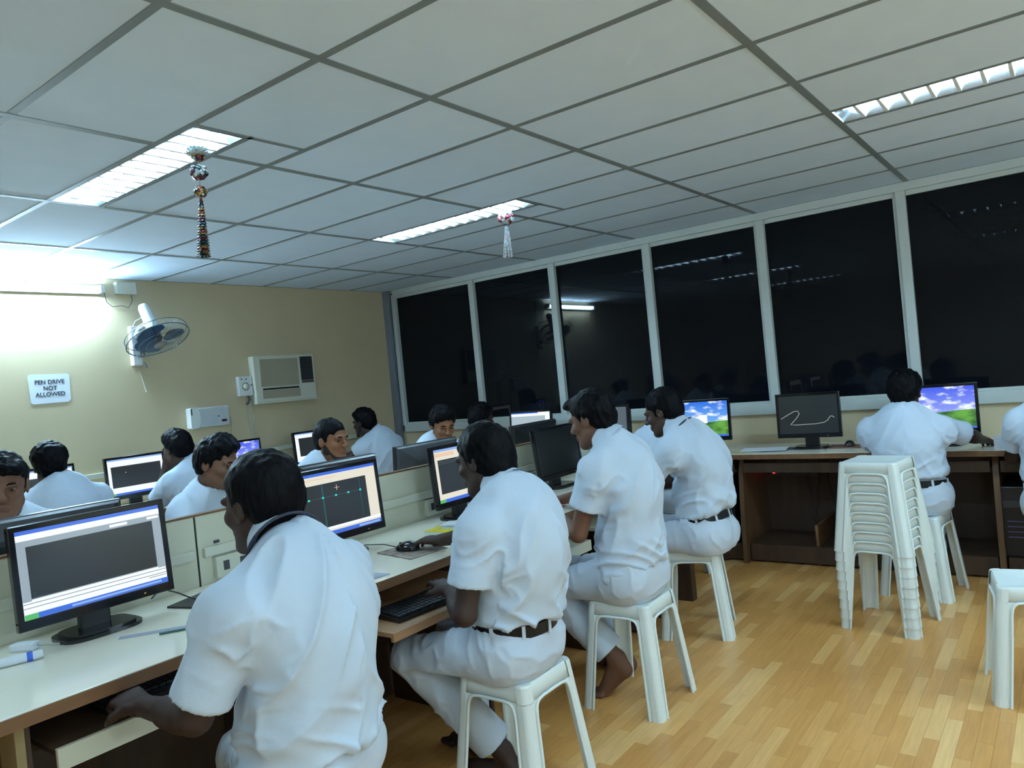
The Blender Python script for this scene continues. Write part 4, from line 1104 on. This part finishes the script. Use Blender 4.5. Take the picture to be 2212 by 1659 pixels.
def person(label, hip, neck, head, yaw=180, hyaw=None, hpitch=-8, hroll=0, syaw=0, sroll=0, drop=.095, ch=.022, hunch=.05, skin='dark', sw=.168, size=1.0,
           lhand=None, rhand=None, lpole=None, rpole=None, lelbow=None, relbow=None, lfing=None, rfing=None, lcurl=.5, rcurl=.5, lnorm=None, rnorm=None,
           sleeve=.64, tuck=True, belt=True, lanyard=False, legs=None, fine=.005, coarse=.010, hres=.006, hair='short', hairseed=1, beard=False, girth=1.0, wr=.007, group='students in white uniform', hands=True, fold_seed=0):
    hip = V(*hip); N = V(*neck); Hc = V(*head)
    y = D(yaw); f = V(math.cos(y), math.sin(y), 0); l = V(-math.sin(y), math.cos(y), 0); z = V(0, 0, 1)
    root = thing('person', label, 'person', (hip[0], hip[1], 0), 0, group); org = V(hip[0], hip[1], 0)
    HM = rotm(D(yaw if hyaw is None else hyaw), D(hpitch), D(hroll))
    HF, HL, HU = HM[:, 0], HM[:, 1], HM[:, 2]
    hp = lambda x, yy, zz: Hc+size*(HF*x+HL*yy+HU*zz)
    u = nrm(N-hip)
    ls = nrm(l*math.cos(D(syaw))+f*-math.sin(D(syaw))+z*math.sin(D(sroll)))
    SL = N-u*drop+ls*sw; SR = N-u*drop-ls*sw
    TL = np.linalg.norm(N-hip)
    W1 = hip+(N-hip)*.30-f*hunch*.55; C1 = hip+(N-hip)*.64-f*hunch
    C2 = hip+(N-hip)*.86-f*hunch*.72
    # arms
    arms = []
    for S, tgt, elb, pole, sd in ((SL, lhand, lelbow, lpole, 1), (SR, rhand, relbow, rpole, -1)):
        if tgt is None: tgt = hip+f*.36+l*sd*.16+z*.16
        tgt = V(*tgt)
        if elb is None: E = ik(S, tgt, .285, .25, V(*pole) if pole is not None else (-z*.8+l*sd*.5-f*.1))
        else: E = V(*elb)
        arms.append((S, E, tgt, sd))
    # legs
    if legs is None: legs = [None, None]
    LG = []
    for sd, lg in ((1, legs[0]), (-1, legs[1])):
        h0 = hip+l*sd*.085-z*.01
        if lg is None: kn = hip+f*.40+l*sd*.13-z*.05; an = kn-f*.02-z*(kn[2]-.09)
        else: kn, an = V(*lg[0]), V(*lg[1])
        LG.append((h0, kn, an, sd))
    # ---------------- skin
    lo = np.minimum.reduce([hip, N, Hc]+[a[1] for a in arms]+[a[2] for a in arms]+[g_[1] for g_ in LG]+[g_[2] for g_ in LG])-V(.2, .2, .15)
    hi = np.maximum.reduce([hip, N, Hc]+[a[1] for a in arms]+[a[2] for a in arms]+[g_[1] for g_ in LG]+[g_[2] for g_ in LG])+V(.2, .2, .19)
    lo[2] = max(lo[2], -.01)
    dense = [(Hc-V(.125, .125, .13), Hc+V(.125, .125, .13))]
    if hands:
        for S, E, T, sd in arms: dense.append((T-V(.10, .10, .06), T+V(.10, .10, .06)))
    G = Grid(lo, hi, hres, max(coarse, hres), dense)
    def head_prims(G):
        s = size
        e = lambda c, r, k: G.put(ell(hp(*c), V(*r)*s, HM.T), k*s)
        cn = lambda a, b, ra, rb, k: G.put(cone(hp(*a), hp(*b), ra*s, rb*s), k*s)
        e((-.008, 0, .030), (.094, .073, .088), .001)
        e((.026, 0, -.035), (.062, .056, .075), .03)
        for sd in (1, -1):
            cn((.0, sd*.045, -.055), (.062, sd*.020, -.094), .020, .018, .025)
            e((.064, sd*.036, -.022), (.022, .022, .020), .02)
            cn((.080, sd*.044, .020), (.086, sd*.014, .022), .010, .010, .016)
        e((.074, 0, -.097), (.018, .022, .017), .02)
        cn((.090, 0, .012), (.112, 0, -.024), .0075, .0125, .012)
        for sd in (1, -1): cn((.098, sd*.012, -.027), (.104, sd*.013, -.028), .0085, .008, .008)
        for sd in (1, -1): G.put(ell(hp(.088, sd*.031, .003), V(.0165, .0165, .0080)*s, HM.T), .006*s, 'sub')
        cn((.086, -.020, -.057), (.086, .020, -.057), .0075, .0075, .010)
        cn((.092, -.008, -.056), (.092, .008, -.056), .0065, .0065, .008)
        cn((.085, -.016, -.069), (.085, .016, -.069), .0080, .0080, .008)
        for sd in (1, -1):
            e((-.008, sd*.075, -.002), (.020, .0085, .030), .006)
            G.put(ell(hp(-.004, sd*.084, .002), V(.010, .006, .016)*s, HM.T), .004*s, 'sub')
    neck0 = hp(-.022, 0, -.075)
    G.put(cone(neck0, N-f*.0, .054, .058), .03)
    G.put(cone(hp(-.040, 0, -.03), N-f*.002, .040, .045), .03)
    G.put(cone(SL, SR, .040, .040), .03); G.put(econe(hip, C1, .115, .125, .085, .085, f), .03); G.put(econe(C1, N-u*.05, .125, .07, .085, .05, f), .03)
    def hand(G, T, hd, hn, sd, curl):
        hs = np.cross(hd, hn); hs = nrm(hs)       # thumb side sign: towards the body's middle when palm down
        th = hs*sd
        wr_ = T
        for o, ln in ((.030, .080), (.010, .086), (-.010, .083), (-.028, .074)):
            G.put(cone(wr_+th*o*.45, wr_+hd*ln+th*o, .016, .0115), .012)
        for k, (o, L0, kl) in enumerate(((.031, .068, .080), (.0105, .076, .086), (-.010, .071, .083), (-.029, .056, .074))):
            p = wr_+hd*kl+th*o; a = curl*.55; r0 = .0092 if k < 3 else .0082
            for q, fr in enumerate((.44, .31, .25)):
                dr = hd*math.cos(a)+hn*math.sin(a)+th*(.10-.075*k)*(1-curl*.5)
                e_ = p+nrm(dr)*L0*fr; G.put(cone(p, e_, r0, r0*.9), .0035); p = e_; r0 *= .9; a += curl*(1.0 if q == 0 else .8)
        p = wr_+hd*.022+th*.022; e_ = p+nrm(hd*.62+th*.62+hn*.35)*.046; G.put(cone(p, e_, .0145, .0110), .010)
        e2 = e_+nrm(hd*.85+th*.15+hn*(.3+.4*curl))*.036; G.put(cone(e_, e2, .0105, .0080), .004)
    for (S, E, T, sd), cu, fd, nn in zip(arms, (lcurl, rcurl), (lfing, rfing), (lnorm, rnorm)):
        G.put(cone(S, E, .044, .036), .02); G.put(cone(E, T, .037, .0245), .015)
        G.put(cone(E+(T-E)*.18, E+(T-E)*.45, .039, .034), .02)
        if hands:
            hd = nrm(V(*fd)) if fd is not None else nrm(T-E)
            hn = V(*nn) if nn is not None else V(0, 0, -1.)
            hn = nrm(hn-hd*(hn@hd)); hand(G, T, hd, hn, sd, cu)
        else: G.put(ell(T+nrm(T-E)*.05, (.05, .04, .03)), .02)
    for h0, kn, an, sd in LG:
        G.put(cone(h0, kn, .065, .048), .02); G.put(cone(kn, an, .046, .034), .02); G.put(cone(kn+(an-kn)*.2-f*.015, kn+(an-kn)*.45-f*.015, .05, .045), .02)
        fd = nrm(V(*(f*1.0+l*sd*.2))); foot = an-z*(an[2]-.03)
        if an[2] > .14:
            foot = an+f*.0-z*(an[2]-.024); foot = foot-fd*.045
            hl = an-fd*.030-z*.045
            G.put(cone(an, hl, .034, .029), .02); G.put(cone(hl, foot+fd*.115, .029, .025), .02); G.put(cone(an, foot+fd*.115, .032, .025), .02)
        else:
            G.put(cone(an, foot-fd*.035+z*.005, .034, .030), .02)
            G.put(cone(foot-fd*.035, foot+fd*.12-z*.004, .030, .024), .02)
        for k in range(5):
            o = (.030-.016*k)*sd*-1
            b0 = foot+fd*.115+l*o-z*.012; G.put(cone(b0, b0+fd*(.048-.006*k), .0125 if k else .0145, .010 if k else .013), .006)
    head_prims(G)
    G.clipall(lambda P: .001-P[..., 2])
    v, q = G.surf(); npobj('body', relax(v, q, 1, .35), q, SK[skin], root, org)
    # ---------------- hair
    hs_ = max(hres*.9, .0042)
    Gh = Grid(Hc-V(.17, .17, .17), Hc+V(.17, .17, .19), hs_, hs_, [])
    e = lambda c, r, k: Gh.put(ell(hp(*c), V(*r)*size, HM.T), k)
    e((-.014, 0, .040), (.100, .083, .092), .001)
    e((-.050, 0, -.005), (.058, .070, .075), .03)
    fr = [-.2, -.085, -.040, -.012, .012, .022, .030, .060, .075, .090, .12]
    lv = [-.090, -.088, -.060, -.030, -.030, -.025, .020, .034, .052, .066, .075]
    if hair == 'long': lv = [-.145, -.135, -.110, -.060, -.030, -.028, .015, .030, .046, .060, .070]; e((-.062, 0, -.055), (.045, .062, .065), .03)
    if hair == 'quiff': e((.075, 0, .085), (.040, .050, .026), .03); e((.10, .01, .075), (.022, .035, .016), .02)
    if hair == 'peak': e((.02, .01, .118), (.045, .05, .03), .04); e((.05, 0, .09), (.05, .06, .03), .03)
    if hair == 'tuft': e((.090, 0, .072), (.028, .028, .018), .02); e((.02, 0, .085), (.08, .07, .05), .03)
    if hair == 'fringe': e((.060, .0, .075), (.045, .065, .035), .03); e((.078, .02, .055), (.020, .04, .025), .02)
    if hair == 'full': e((-.005, 0, .062), (.100, .090, .080), .02)
    def hairclip(P):
        Q = (P-Hc)/size; a = Q@HF; b = np.abs(Q@HL); c = Q@HU
        return (np.interp(a, fr, lv)+.014*(noise(Q*V(90, 90, 30)+hairseed)-.5)-c)*.7*size
    Gh.clipall(hairclip, .022)
    v, q = Gh.surf(); v = relax(v, q, 1, .4); n = vnormals(v, q)
    P = ((v-Hc)@HM)/size
    dn = noise(P*V(75, 75, 40)+hairseed*7.3)-.5; dn2 = noise(P*V(28, 28, 22)+hairseed*3.1+5)-.5
    low = np.clip((.03-P[:, 2])/.1, 0, 1)
    v = v+n*(.010*dn+.010*dn2)[:, None]*(.7 if hair in ('short', 'long') else 1.0)
    if hair == 'long': v = v-HU*(np.clip((-.07-P[:, 2])/.05, 0, 1)*np.maximum(0, noise(P*V(110, 110, 5)+3)-.35)*.05)[:, None]
    npobj('hair', v, q, m_hair, root, org)
    # ---------------- eyes, brows, beard
    for sd in (1, -1):
        mb = MB(); c = hp(.0660, sd*.031, .003)-org
        pts = [(0.0, .0128)]+[(.0128*math.sin(a), .0128*math.cos(a)) for a in (.35, .7, 1.05, 1.4, 1.75)]
        T4 = Matrix([[HL[i], HU[i], HF[i], c[i]] for i in range(3)]+[[0, 0, 0, 1]])
        mb.lathe([(r*size, zz*size) for r, zz in pts], 14, 0, T4)
        mb.lathe([(0, .0133*size), (.004*size, .0127*size), (.0066*size, .0112*size)], 12, 1, T4)
        mb.obj('eye', [m_eyew, m_iris], root)
        eb = MB().tube([tuple(hp(.079, sd*.051, .018)-org), tuple(hp(.0895, sd*.039, .025)-org), tuple(hp(.0935, sd*.025, .025)-org), tuple(hp(.0945, sd*.014, .020)-org)], [.0020*size, .0040*size, .0044*size, .0026*size], 6)
        eb.obj('eyebrow', m_hair, root)
        # upper lid
        ld = MB().tube([tuple(hp(.068, sd*.046, .003)-org), tuple(hp(.0765, sd*.037, .0088)-org), tuple(hp(.0775, sd*.027, .0088)-org), tuple(hp(.074, sd*.017, .002)-org)], [.0016*size, .0030*size, .0030*size, .0016*size], 6)
        ld.obj('eyelid', SK[skin], root)
    lp = MB()
    lp.tube([tuple(hp(.081, -.024, -.062)-org), tuple(hp(.0935, -.010, -.0595)-org), tuple(hp(.0945, 0, -.0605)-org), tuple(hp(.0935, .010, -.0595)-org), tuple(hp(.081, .024, -.062)-org)], [.0015*size, .0046*size, .0042*size, .0046*size, .0015*size], 6)
    lp.tube([tuple(hp(.081, -.022, -.064)-org), tuple(hp(.0905, -.009, -.068)-org), tuple(hp(.092, 0, -.0685)-org), tuple(hp(.0905, .009, -.068)-org), tuple(hp(.081, .022, -.064)-org)], [.0012*size, .0048*size, .0056*size, .0048*size, .0012*size], 6)
    lp.obj('lips', m_lip, root)
    if beard:
        Gb = Grid(Hc-V(.14, .14, .16), Hc+V(.14, .14, .08), hs_, hs_, [])
        k = .0015
        for sd in (1, -1):
            Gb.put(cone(hp(.0, sd*.045, -.055), hp(.062, sd*.020, -.094), (.020+k)*size, (.018+k)*size), .03)
            Gb.put(cone(hp(.012, sd*.056, -.01), hp(.004, sd*.052, -.055), .012*size, .016*size), .02)
        Gb.put(ell(hp(.074, 0, -.097), V(.018+k, .022+k, .017+k)*size, HM.T), .02)
        Gb.put(ell(hp(.026, 0, -.040), V(.062+k*.3, .056+k*.8, .070)*size, HM.T), .02)
        def bc(P):
            Q = (P-Hc)/size; a = Q@HF; c = Q@HU
            return np.maximum(c-np.interp(a, [-.02, .02, .045, .07, .1], [.0, -.022, -.056, -.080, -.085]), -.12-c)*.8
        Gb.clipall(bc, .010)
        v, q = Gb.surf()
        npobj('beard', v, q, mat('stubble', (.020, .012, .009), rough=.7, var=.3, scale=80, spec=.2), root, org)
    # ---------------- shirt
    pts = np.array([hip, N, SL, SR]+[a[1] for a in arms])
    Gs = Grid(pts.min(0)-V(.27, .27, .16), pts.max(0)+V(.27, .27, .10), fine, fine, [])
    gt = girth
    bl = .095 if tuck else .005              # belt line above the hip centre
    Pb = hip+u*bl
    Gs.put(econe(hip-u*.06, W1, .168*gt, .155*gt, .128*gt, .120*gt, f), .03)
    Gs.put(econe(W1, C1, .155*gt, .165*gt, .120*gt, .120*gt, f), .05)
    Gs.put(econe(C1, C2, .162*gt, .140*gt, .118*gt, .098*gt, f), .05)
    Gs.put(econe(C2, N-u*.015, .135*gt, .060, .095*gt, .060, f), .04)
    Gs.put(cone(SL-ls*.02, SR+ls*.02, .058, .058), .05)
    for S in (SL, SR):
        Gs.put(cone(N+u*.005+(S-N)*.15, S, .050, .060), .04)
        Gs.put(cone(C1+(S-C1)*.25, S-u*.03, .085*gt, .062), .05)
    for S, E, T, sd in arms:
        d = nrm(E-S); EE = S+d*(np.linalg.norm(E-S)*sleeve)
        hd = nrm(T-E) if sleeve > 1 else d
        if sleeve <= 1.0:
            Gs.put(cone(S, EE+d*.03, .064, .070), .03, clip=lambda P, EE=EE, d=d: (P-EE)@d)
        else:
            E2 = E+(T-E)*(sleeve-1.0)
            Gs.put(cone(S, E, .062, .052), .03); d2 = nrm(T-E)
            Gs.put(cone(E, E2+d2*.02, .052, .042), .03, clip=lambda P, EE=E2, d=d2: (P-EE)@d)
    if not tuck: Gs.put(econe(hip-u*.05, hip+u*.10, .186*gt, .165*gt, .158*gt, .130*gt, f), .04)
    if tuck: Gs.put(econe(Pb+u*.025, Pb+u*.075, .170*gt, .164*gt, .135*gt, .128*gt, f), .04)
    cutn = nrm(u+f*(.0 if tuck else .25))
    Gs.clipall(lambda P: -((P-Pb)@cutn))
    # neck opening
    na = nrm(neck0-N)
    Gs.put(cone(N+na*.035, N+na*.12, .054, .054), .012, 'sub')
    v, q = Gs.surf(); v = relax(v, q, 2, .4); n = vnormals(v, q)
    R_ = v-hip; a = R_@u; b = R_@l; c = R_@f
    fs = fold_seed*3.7
    side = np.abs(b)
    def ridge(x): return (1-np.abs(2*x-1))**2.6
    n1 = ridge(noise(np.stack([b*13+a*7*np.sign(b), c*13, a*4.2], 1)+11+fs)); n2 = ridge(noise(np.stack([b*7, c*7, a*24-side*15], 1)+31+fs)); n3 = noise(np.stack([b*22, c*22, a*11], 1)+3+fs)
    wz = np.clip(1-(a-bl)/.20, 0, 1)
    ax_ = np.zeros(len(v))
    for S, E, T, sd in arms:
        dd = np.linalg.norm(v-(S-u*.10-ls*sd*.02), axis=1); ax_ = np.maximum(ax_, np.clip(1-dd/.16, 0, 1))
    n4 = ridge(noise(np.stack([b*18+a*24*np.sign(b), c*11, a*11-side*20], 1)+51+fs))
    cuff = np.ones(len(v))
    for S, E, T, sd in arms:
        ab = E-S; t_ = ((v-S)@ab)/(ab@ab); dd = np.linalg.norm(v-S-np.clip(t_, 0, 1)[:, None]*ab, axis=1)
        cuff = np.minimum(cuff, np.where(dd < .10, np.clip(1-(t_-.22)/.25, .18, 1), 1))
    disp = cuff*wr*((n1-.25)*1.3*(1-.3*wz)+(n2-.25)*1.9*wz+(n3-.5)*.45+(n4-.3)*2.3*ax_)
    v = v+n*disp[:, None]
    npobj('shirt', v, q, m_shirt, root, org)
    # collar
    cN = N+na*ch
    cl = nrm(l-na*(l@na)); cf = np.cross(cl, na)
    cb = MB(); vs = []; fs_ = []; nn = 40
    for k in range(nn+1):
        th = -PI+.28+(2*PI-.56)*k/nn                 # gap at the front (th = +-pi is the front)
        fr_ = max(0, (abs(th)-1.9))/1.0
        dr = -cf*math.cos(th)+cl*math.sin(th)
        for r, h in ((.059, .004), (.0565, .040), (.060, .043), (.064, .038), (.089+.012*fr_, -.028-.036*fr_)):
            vs.append(tuple(cN+dr*r*size+na*(h+.006*math.cos(th)-.016*fr_)-org))
    for k in range(nn):
        for m in range(4): fs_.append((k*5+m, k*5+m+1, (k+1)*5+m+1, (k+1)*5+m))
    cb.add(vs, fs_, 0, True); cb.obj('collar', m_shirt, root)
    if lanyard:
        pts = []
        for k in range(25):
            th = -2.3+4.6*k/24; dr = -cf*math.cos(th)+cl*math.sin(th)
            pts.append(tuple(cN+dr*.0935*size+na*(-.031-.012*max(0, abs(th)-1.4))-org))
        MB().tube(pts, .0042, 6).obj('lanyard', m_lan, root)
    # ---------------- trousers
    pts = np.array([hip]+[g_[1] for g_ in LG]+[g_[2] for g_ in LG])
    Gt = Grid(pts.min(0)-V(.22, .22, .12), pts.max(0)+V(.22, .22, .22), max(fine, .006), max(fine, .006), [])
    seat = lambda P: .4445-P[..., 2]
    Gt.put(econe(hip-z*.02, hip+u*.13, .172*gt, .155*gt, .135*gt, .122*gt, f), .03, clip=seat)
    for sd in (1, -1): Gt.put(ell(hip+l*sd*.072-f*.030-z*.015, (.100, .100, .095)), .04, clip=seat)
    for h0, kn, an, sd in LG:
        Gt.put(cone(h0, kn, .094, .068), .05, clip=(seat if kn[2] > .44 else None))
        d = nrm(an-kn); E2 = kn+d*(np.linalg.norm(an-kn)-.045)
        Gt.put(cone(kn, E2+d*.03, .068, .072), .03, clip=lambda P, E2=E2, d=d: (P-E2)@d)
    Gt.clipall(lambda P: (P-(hip+u*.10))@u)
    Gt.clipall(lambda P: .012-P[..., 2])
    v, q = Gt.surf(); v = relax(v, q, 2, .4); n = vnormals(v, q); R_ = v-hip; a = R_@z; b = R_@l; c = R_@f
    n1 = ridge(noise(np.stack([b*8+c*12, c*18-a*10, a*14+c*9], 1)+7+fs)); n2 = noise(np.stack([b*20, c*20, a*20], 1)+9)
    v = v+n*(.005*((n1-.35)*1.5+(n2-.5)*.5))[:, None]*np.clip((v[:, 2]-.46)/.02, .0, 1)[:, None]**(np.clip(1-np.abs(c)/.25, 0, 1))[:, None]
    npobj('trousers', v, q, m_trs, root, org)
    if belt:
        Bc = hip+u*.066
        nn = 48; vs = []; fs_ = []
        ff = nrm(f-u*(f@u))
        for k in range(nn):
            th = 2*PI*k/nn; c_, s_ = math.cos(th), math.sin(th)
            for off, h in ((.004, -.019), (.012, -.019), (.012, .019), (.004, .019)):
                vs.append(tuple(Bc+ff*c_*(.130*gt+off)+l*s_*(.161*gt+off)+u*h-org))
        for k in range(nn):
            for m in range(4): fs_.append((k*4+m, k*4+(m+1) % 4, ((k+1) % nn)*4+(m+1) % 4, ((k+1) % nn)*4+m))
        bo = MB().add(vs, fs_, 0, False).obj('belt', m_belt, root)
        for th in (PI*.78, -PI*.78, PI*.55, -PI*.55, PI):
            c_, s_ = math.cos(th), math.sin(th); p = Bc+ff*c_*(.130*gt+.011)+l*s_*(.161*gt+.011)-org; t_ = nrm(-ff*s_*.13+l*c_*.16)
            o_ = nrm(ff*c_+l*s_); T4 = Matrix([[t_[i], o_[i], u[i], p[i]] for i in range(3)]+[[0, 0, 0, 1]])
            MB().box((-.006, -.002, -.027), (.006, .005, .025), bev=.001, T=T4).obj('belt_loop', m_trs, bo)
        p = Bc+ff*(.130*gt+.014)-org; T4 = Matrix([[l[i], ff[i], u[i], p[i]] for i in range(3)]+[[0, 0, 0, 1]])
        MB().box((-.028, -.002, -.022), (.028, .004, .022), bev=.002, T=T4).obj('buckle', m_silver, bo)
    return root
# front row, nearest first
person('student in the left foreground seen from behind, white shirt with dark lanyard', (-1.535, 1.10, .545), (-1.550, 1.09, 1.045), (-1.640, 1.098, 1.150), yaw=190, hyaw=186, hpitch=-4, hunch=.055, skin='deep',
       sw=.178, lhand=(-1.865, .862, .698), lfing=(-1, .0, .10), lelbow=(-1.590, .845, .730), lcurl=1.15, lnorm=(0, .2, -1), rhand=(-1.98, 1.34, .79), tuck=False, belt=False, legs=[((-1.87, 1.12, .455), (-1.80, 1.14, .09)), ((-1.90, 1.30, .46), (-1.85, 1.30, .09))], lanyard=True, fine=.006, hres=.005, hair='short', hairseed=1, ch=.034, size=1.04, wr=.013, sleeve=.84, fold_seed=1)
person('student second from the front with longer hair, hand on a mouse, black belt', (-1.555, 1.95, .540), (-1.530, 1.94, 1.035), (-1.612, 1.945, 1.138), girth=.95, yaw=183, hyaw=180, hpitch=-10, hunch=.065, skin='deep', sw=.172,
       lhand=(-1.745, 1.855, .705), lelbow=(-1.560, 1.715, .690), lfing=(-.8, .45, .15), lcurl=.35, rhand=(-2.055, 2.165, .792), rfing=(-1, -.12, .0), rcurl=.55, hair='long', hairseed=2, fine=.006, hres=.005, wr=.013, sleeve=.66, size=1.0,
       legs=[((-1.935, 1.83, .46), (-1.72, 2.02, .09)), ((-1.95, 2.08, .46), (-1.92, 2.10, .09))], fold_seed=2)
person('student third from the front in profile, both hands on the bench, untucked shirt', (-1.56, 2.78, .55), (-1.590, 2.765, 1.095), (-1.668, 2.760, 1.197), yaw=181, hyaw=180, hpitch=-14, hunch=.06, skin='mid', sw=.162, girth=.93,
       lhand=(-1.875, 2.735, .778), lelbow=(-1.675, 2.575, .745), lfing=(-.7, .6, 0), lcurl=.4, rhand=(-2.05, 3.05, .790), rfing=(-1, -.15, 0), rcurl=.6, hair='quiff', hairseed=3, fine=.0065, hres=.0045, wr=.012, tuck=False, belt=False, lanyard=False, sleeve=.60,
       legs=[((-1.93, 2.69, .47), (-1.655, 2.755, .165)), ((-1.95, 2.92, .47), (-1.78, 3.02, .10))], fold_seed=3)
person('student fourth from the front bent over the bench, black belt and dark lanyard', (-1.565, 3.63, .535), (-1.680, 3.62, 1.060), (-1.745, 3.615, 1.152), yaw=182, hyaw=184, hpitch=-16, hunch=.085, skin='dark', girth=.94, sw=.165,
       lhand=(-2.03, 3.52, .79), lelbow=(-1.83, 3.43, .775), rhand=(-2.05, 3.75, .79), hair='short', hairseed=4, fine=.0075, hres=.005, wr=.012, lanyard=True, sleeve=.80, fold_seed=4)
person('student at the window bench mostly hidden behind the bent-over belted student', (-2.20, 4.50, .545), (-2.20, 4.56, 1.00), (-2.19, 4.63, 1.10), yaw=90, hpitch=-10, hunch=.05, hair='short', hairseed=5, fine=.010, hres=.008, coarse=.014, hands=False, rhand=(-2.1, 4.98, .79), lhand=(-2.35, 4.98, .79))
# far side of the divider, facing us
person('student at the left edge of the picture facing us over the monitor', (-3.56, 1.10, .55), (-3.285, 1.08, 1.070), (-3.205, 1.062, 1.185), yaw=0, hyaw=-22, hpitch=-6, hroll=-4, hunch=.03, skin='mid', hair='fringe', hairseed=6, fine=.009, hres=.0045, coarse=.012, hands=False, lhand=(-3.1, 1.25, .78), rhand=(-3.1, .95, .78))
person('student whose face is covered by the foreground head, peaked hair and dark lanyard', (-3.66, 2.08, .545), (-3.52, 2.08, 1.005), (-3.45, 2.075, 1.125), yaw=8, hyaw=22, hpitch=-14, hunch=.03, skin='mid', hair='peak', hairseed=7, fine=.009, hres=.005, coarse=.012, hands=False, lanyard=True, lhand=(-3.15, 2.3, .78), rhand=(-3.15, 1.95, .78), size=1.06)
person('student with a dark beard facing right over a monitor', (-3.66, 2.80, .545), (-3.53, 2.785, 1.030), (-3.455, 2.805, 1.148), yaw=0, hyaw=8, hpitch=-3, hunch=.03, skin='warm', hair='short', hairseed=8, beard=True, fine=.009, hres=.004, coarse=.012, hands=False, lhand=(-3.15, 3.0, .78), rhand=(-3.15, 2.65, .78))
person('student in the corner looking down behind the monitor with the silver strip', (-3.66, 3.76, .545), (-3.52, 3.75, 1.03), (-3.45, 3.755, 1.140), yaw=-10, hyaw=-28, hpitch=-18, hunch=.03, skin='warm', hair='full', hairseed=9, fine=.009, hres=.005, coarse=.012, hands=False, lhand=(-3.15, 3.95, .78), rhand=(-3.15, 3.6, .78))
person('dark-haired student before the left windows, only hair showing', (-3.80, 4.52, .545), (-3.83, 4.58, 1.00), (-3.84, 4.64, 1.105), yaw=90, hyaw=70, hpitch=-8, hair='full', hairseed=10, fine=.010, hres=.007, coarse=.014, hands=False, skin='deep', lhand=(-3.95, 4.98, .79), rhand=(-3.65, 4.98, .79))
# along the left wall
person('broad-backed student by the left wall seen from behind, dark lanyard at the collar', (-4.66, 1.78, .545), (-4.545, 1.79, 1.055), (-4.61, 1.765, 1.165), yaw=178, hyaw=165, hpitch=-8, hunch=.06, skin='dark', hair='full', hairseed=11, fine=.009, hres=.006, coarse=.012, hands=False, lanyard=True, sw=.19, lhand=(-5.0, 1.55, .80), rhand=(-5.0, 2.1, .80), girth=1.08)
person('student by the left wall resting his chin on his hand before a white framed screen', (-4.66, 2.66, .545), (-4.635, 2.625, 1.050), (-4.70, 2.560, 1.155), yaw=180, hyaw=188, hpitch=-8, hunch=.05, skin='dark', hair='tuft', hairseed=12, fine=.009, hres=.006, coarse=.012, lhand=(-4.775, 2.50, 1.01), lelbow=(-4.85, 2.44, .80), lfing=(.1, .3, .9), lnorm=(1, .2, 0), lcurl=.9, rhand=(-5.05, 2.85, .80), sleeve=.72)
person('student below the air conditioner in profile reaching left', (-4.80, 4.42, .545), (-4.825, 4.420, 1.050), (-4.90, 4.350, 1.150), yaw=180, hyaw=190, hpitch=-4, hunch=.05, skin='deep', hair='tuft', hairseed=13, beard=True, fine=.009, hres=.006, coarse=.012, lhand=(-5.06, 4.10, .82), lelbow=(-4.93, 4.20, .885), rhand=(-5.1, 4.6, .80))
# at the window bench
person('student at the window bench seen squarely from behind, right elbow out', (-.768, 4.67, .545), (-.80, 4.695, 1.000), (-.785, 4.735, 1.108), yaw=90, hyaw=88, hpitch=-6, hunch=.04, skin='deep', hair='full', hairseed=14, fine=.007, hres=.006, coarse=.010, sw=.185, rhand=(-.455, 5.035, .795), legs=[((-.86, 5.04, .47), (-.87, 5.0, .09)), ((-.75, 5.04, .47), (-.76, 5.0, .09))], relbow=(-.500, 4.82, .850), lhand=(-.93, 5.05, .79), lelbow=(-.99, 4.80, .80), sleeve=.80, wr=.008, fold_seed=5)
person('student at the right edge of the picture, half cut off, black belt', (-.080, 4.53, .545), (-.080, 4.60, 1.035), (-.075, 4.66, 1.14), yaw=95, hpitch=-6, hunch=.05, skin='deep', hair='short', hairseed=15, fine=.008, hres=.008, coarse=.012, hands=False, legs=[((-.10, 4.93, .47), (-.10, 4.9, .09)), ((.08, 4.93, .47), (.08, 4.9, .09))], rhand=(.05, 4.98, .79), lhand=(-.2, 4.98, .79), fold_seed=6)
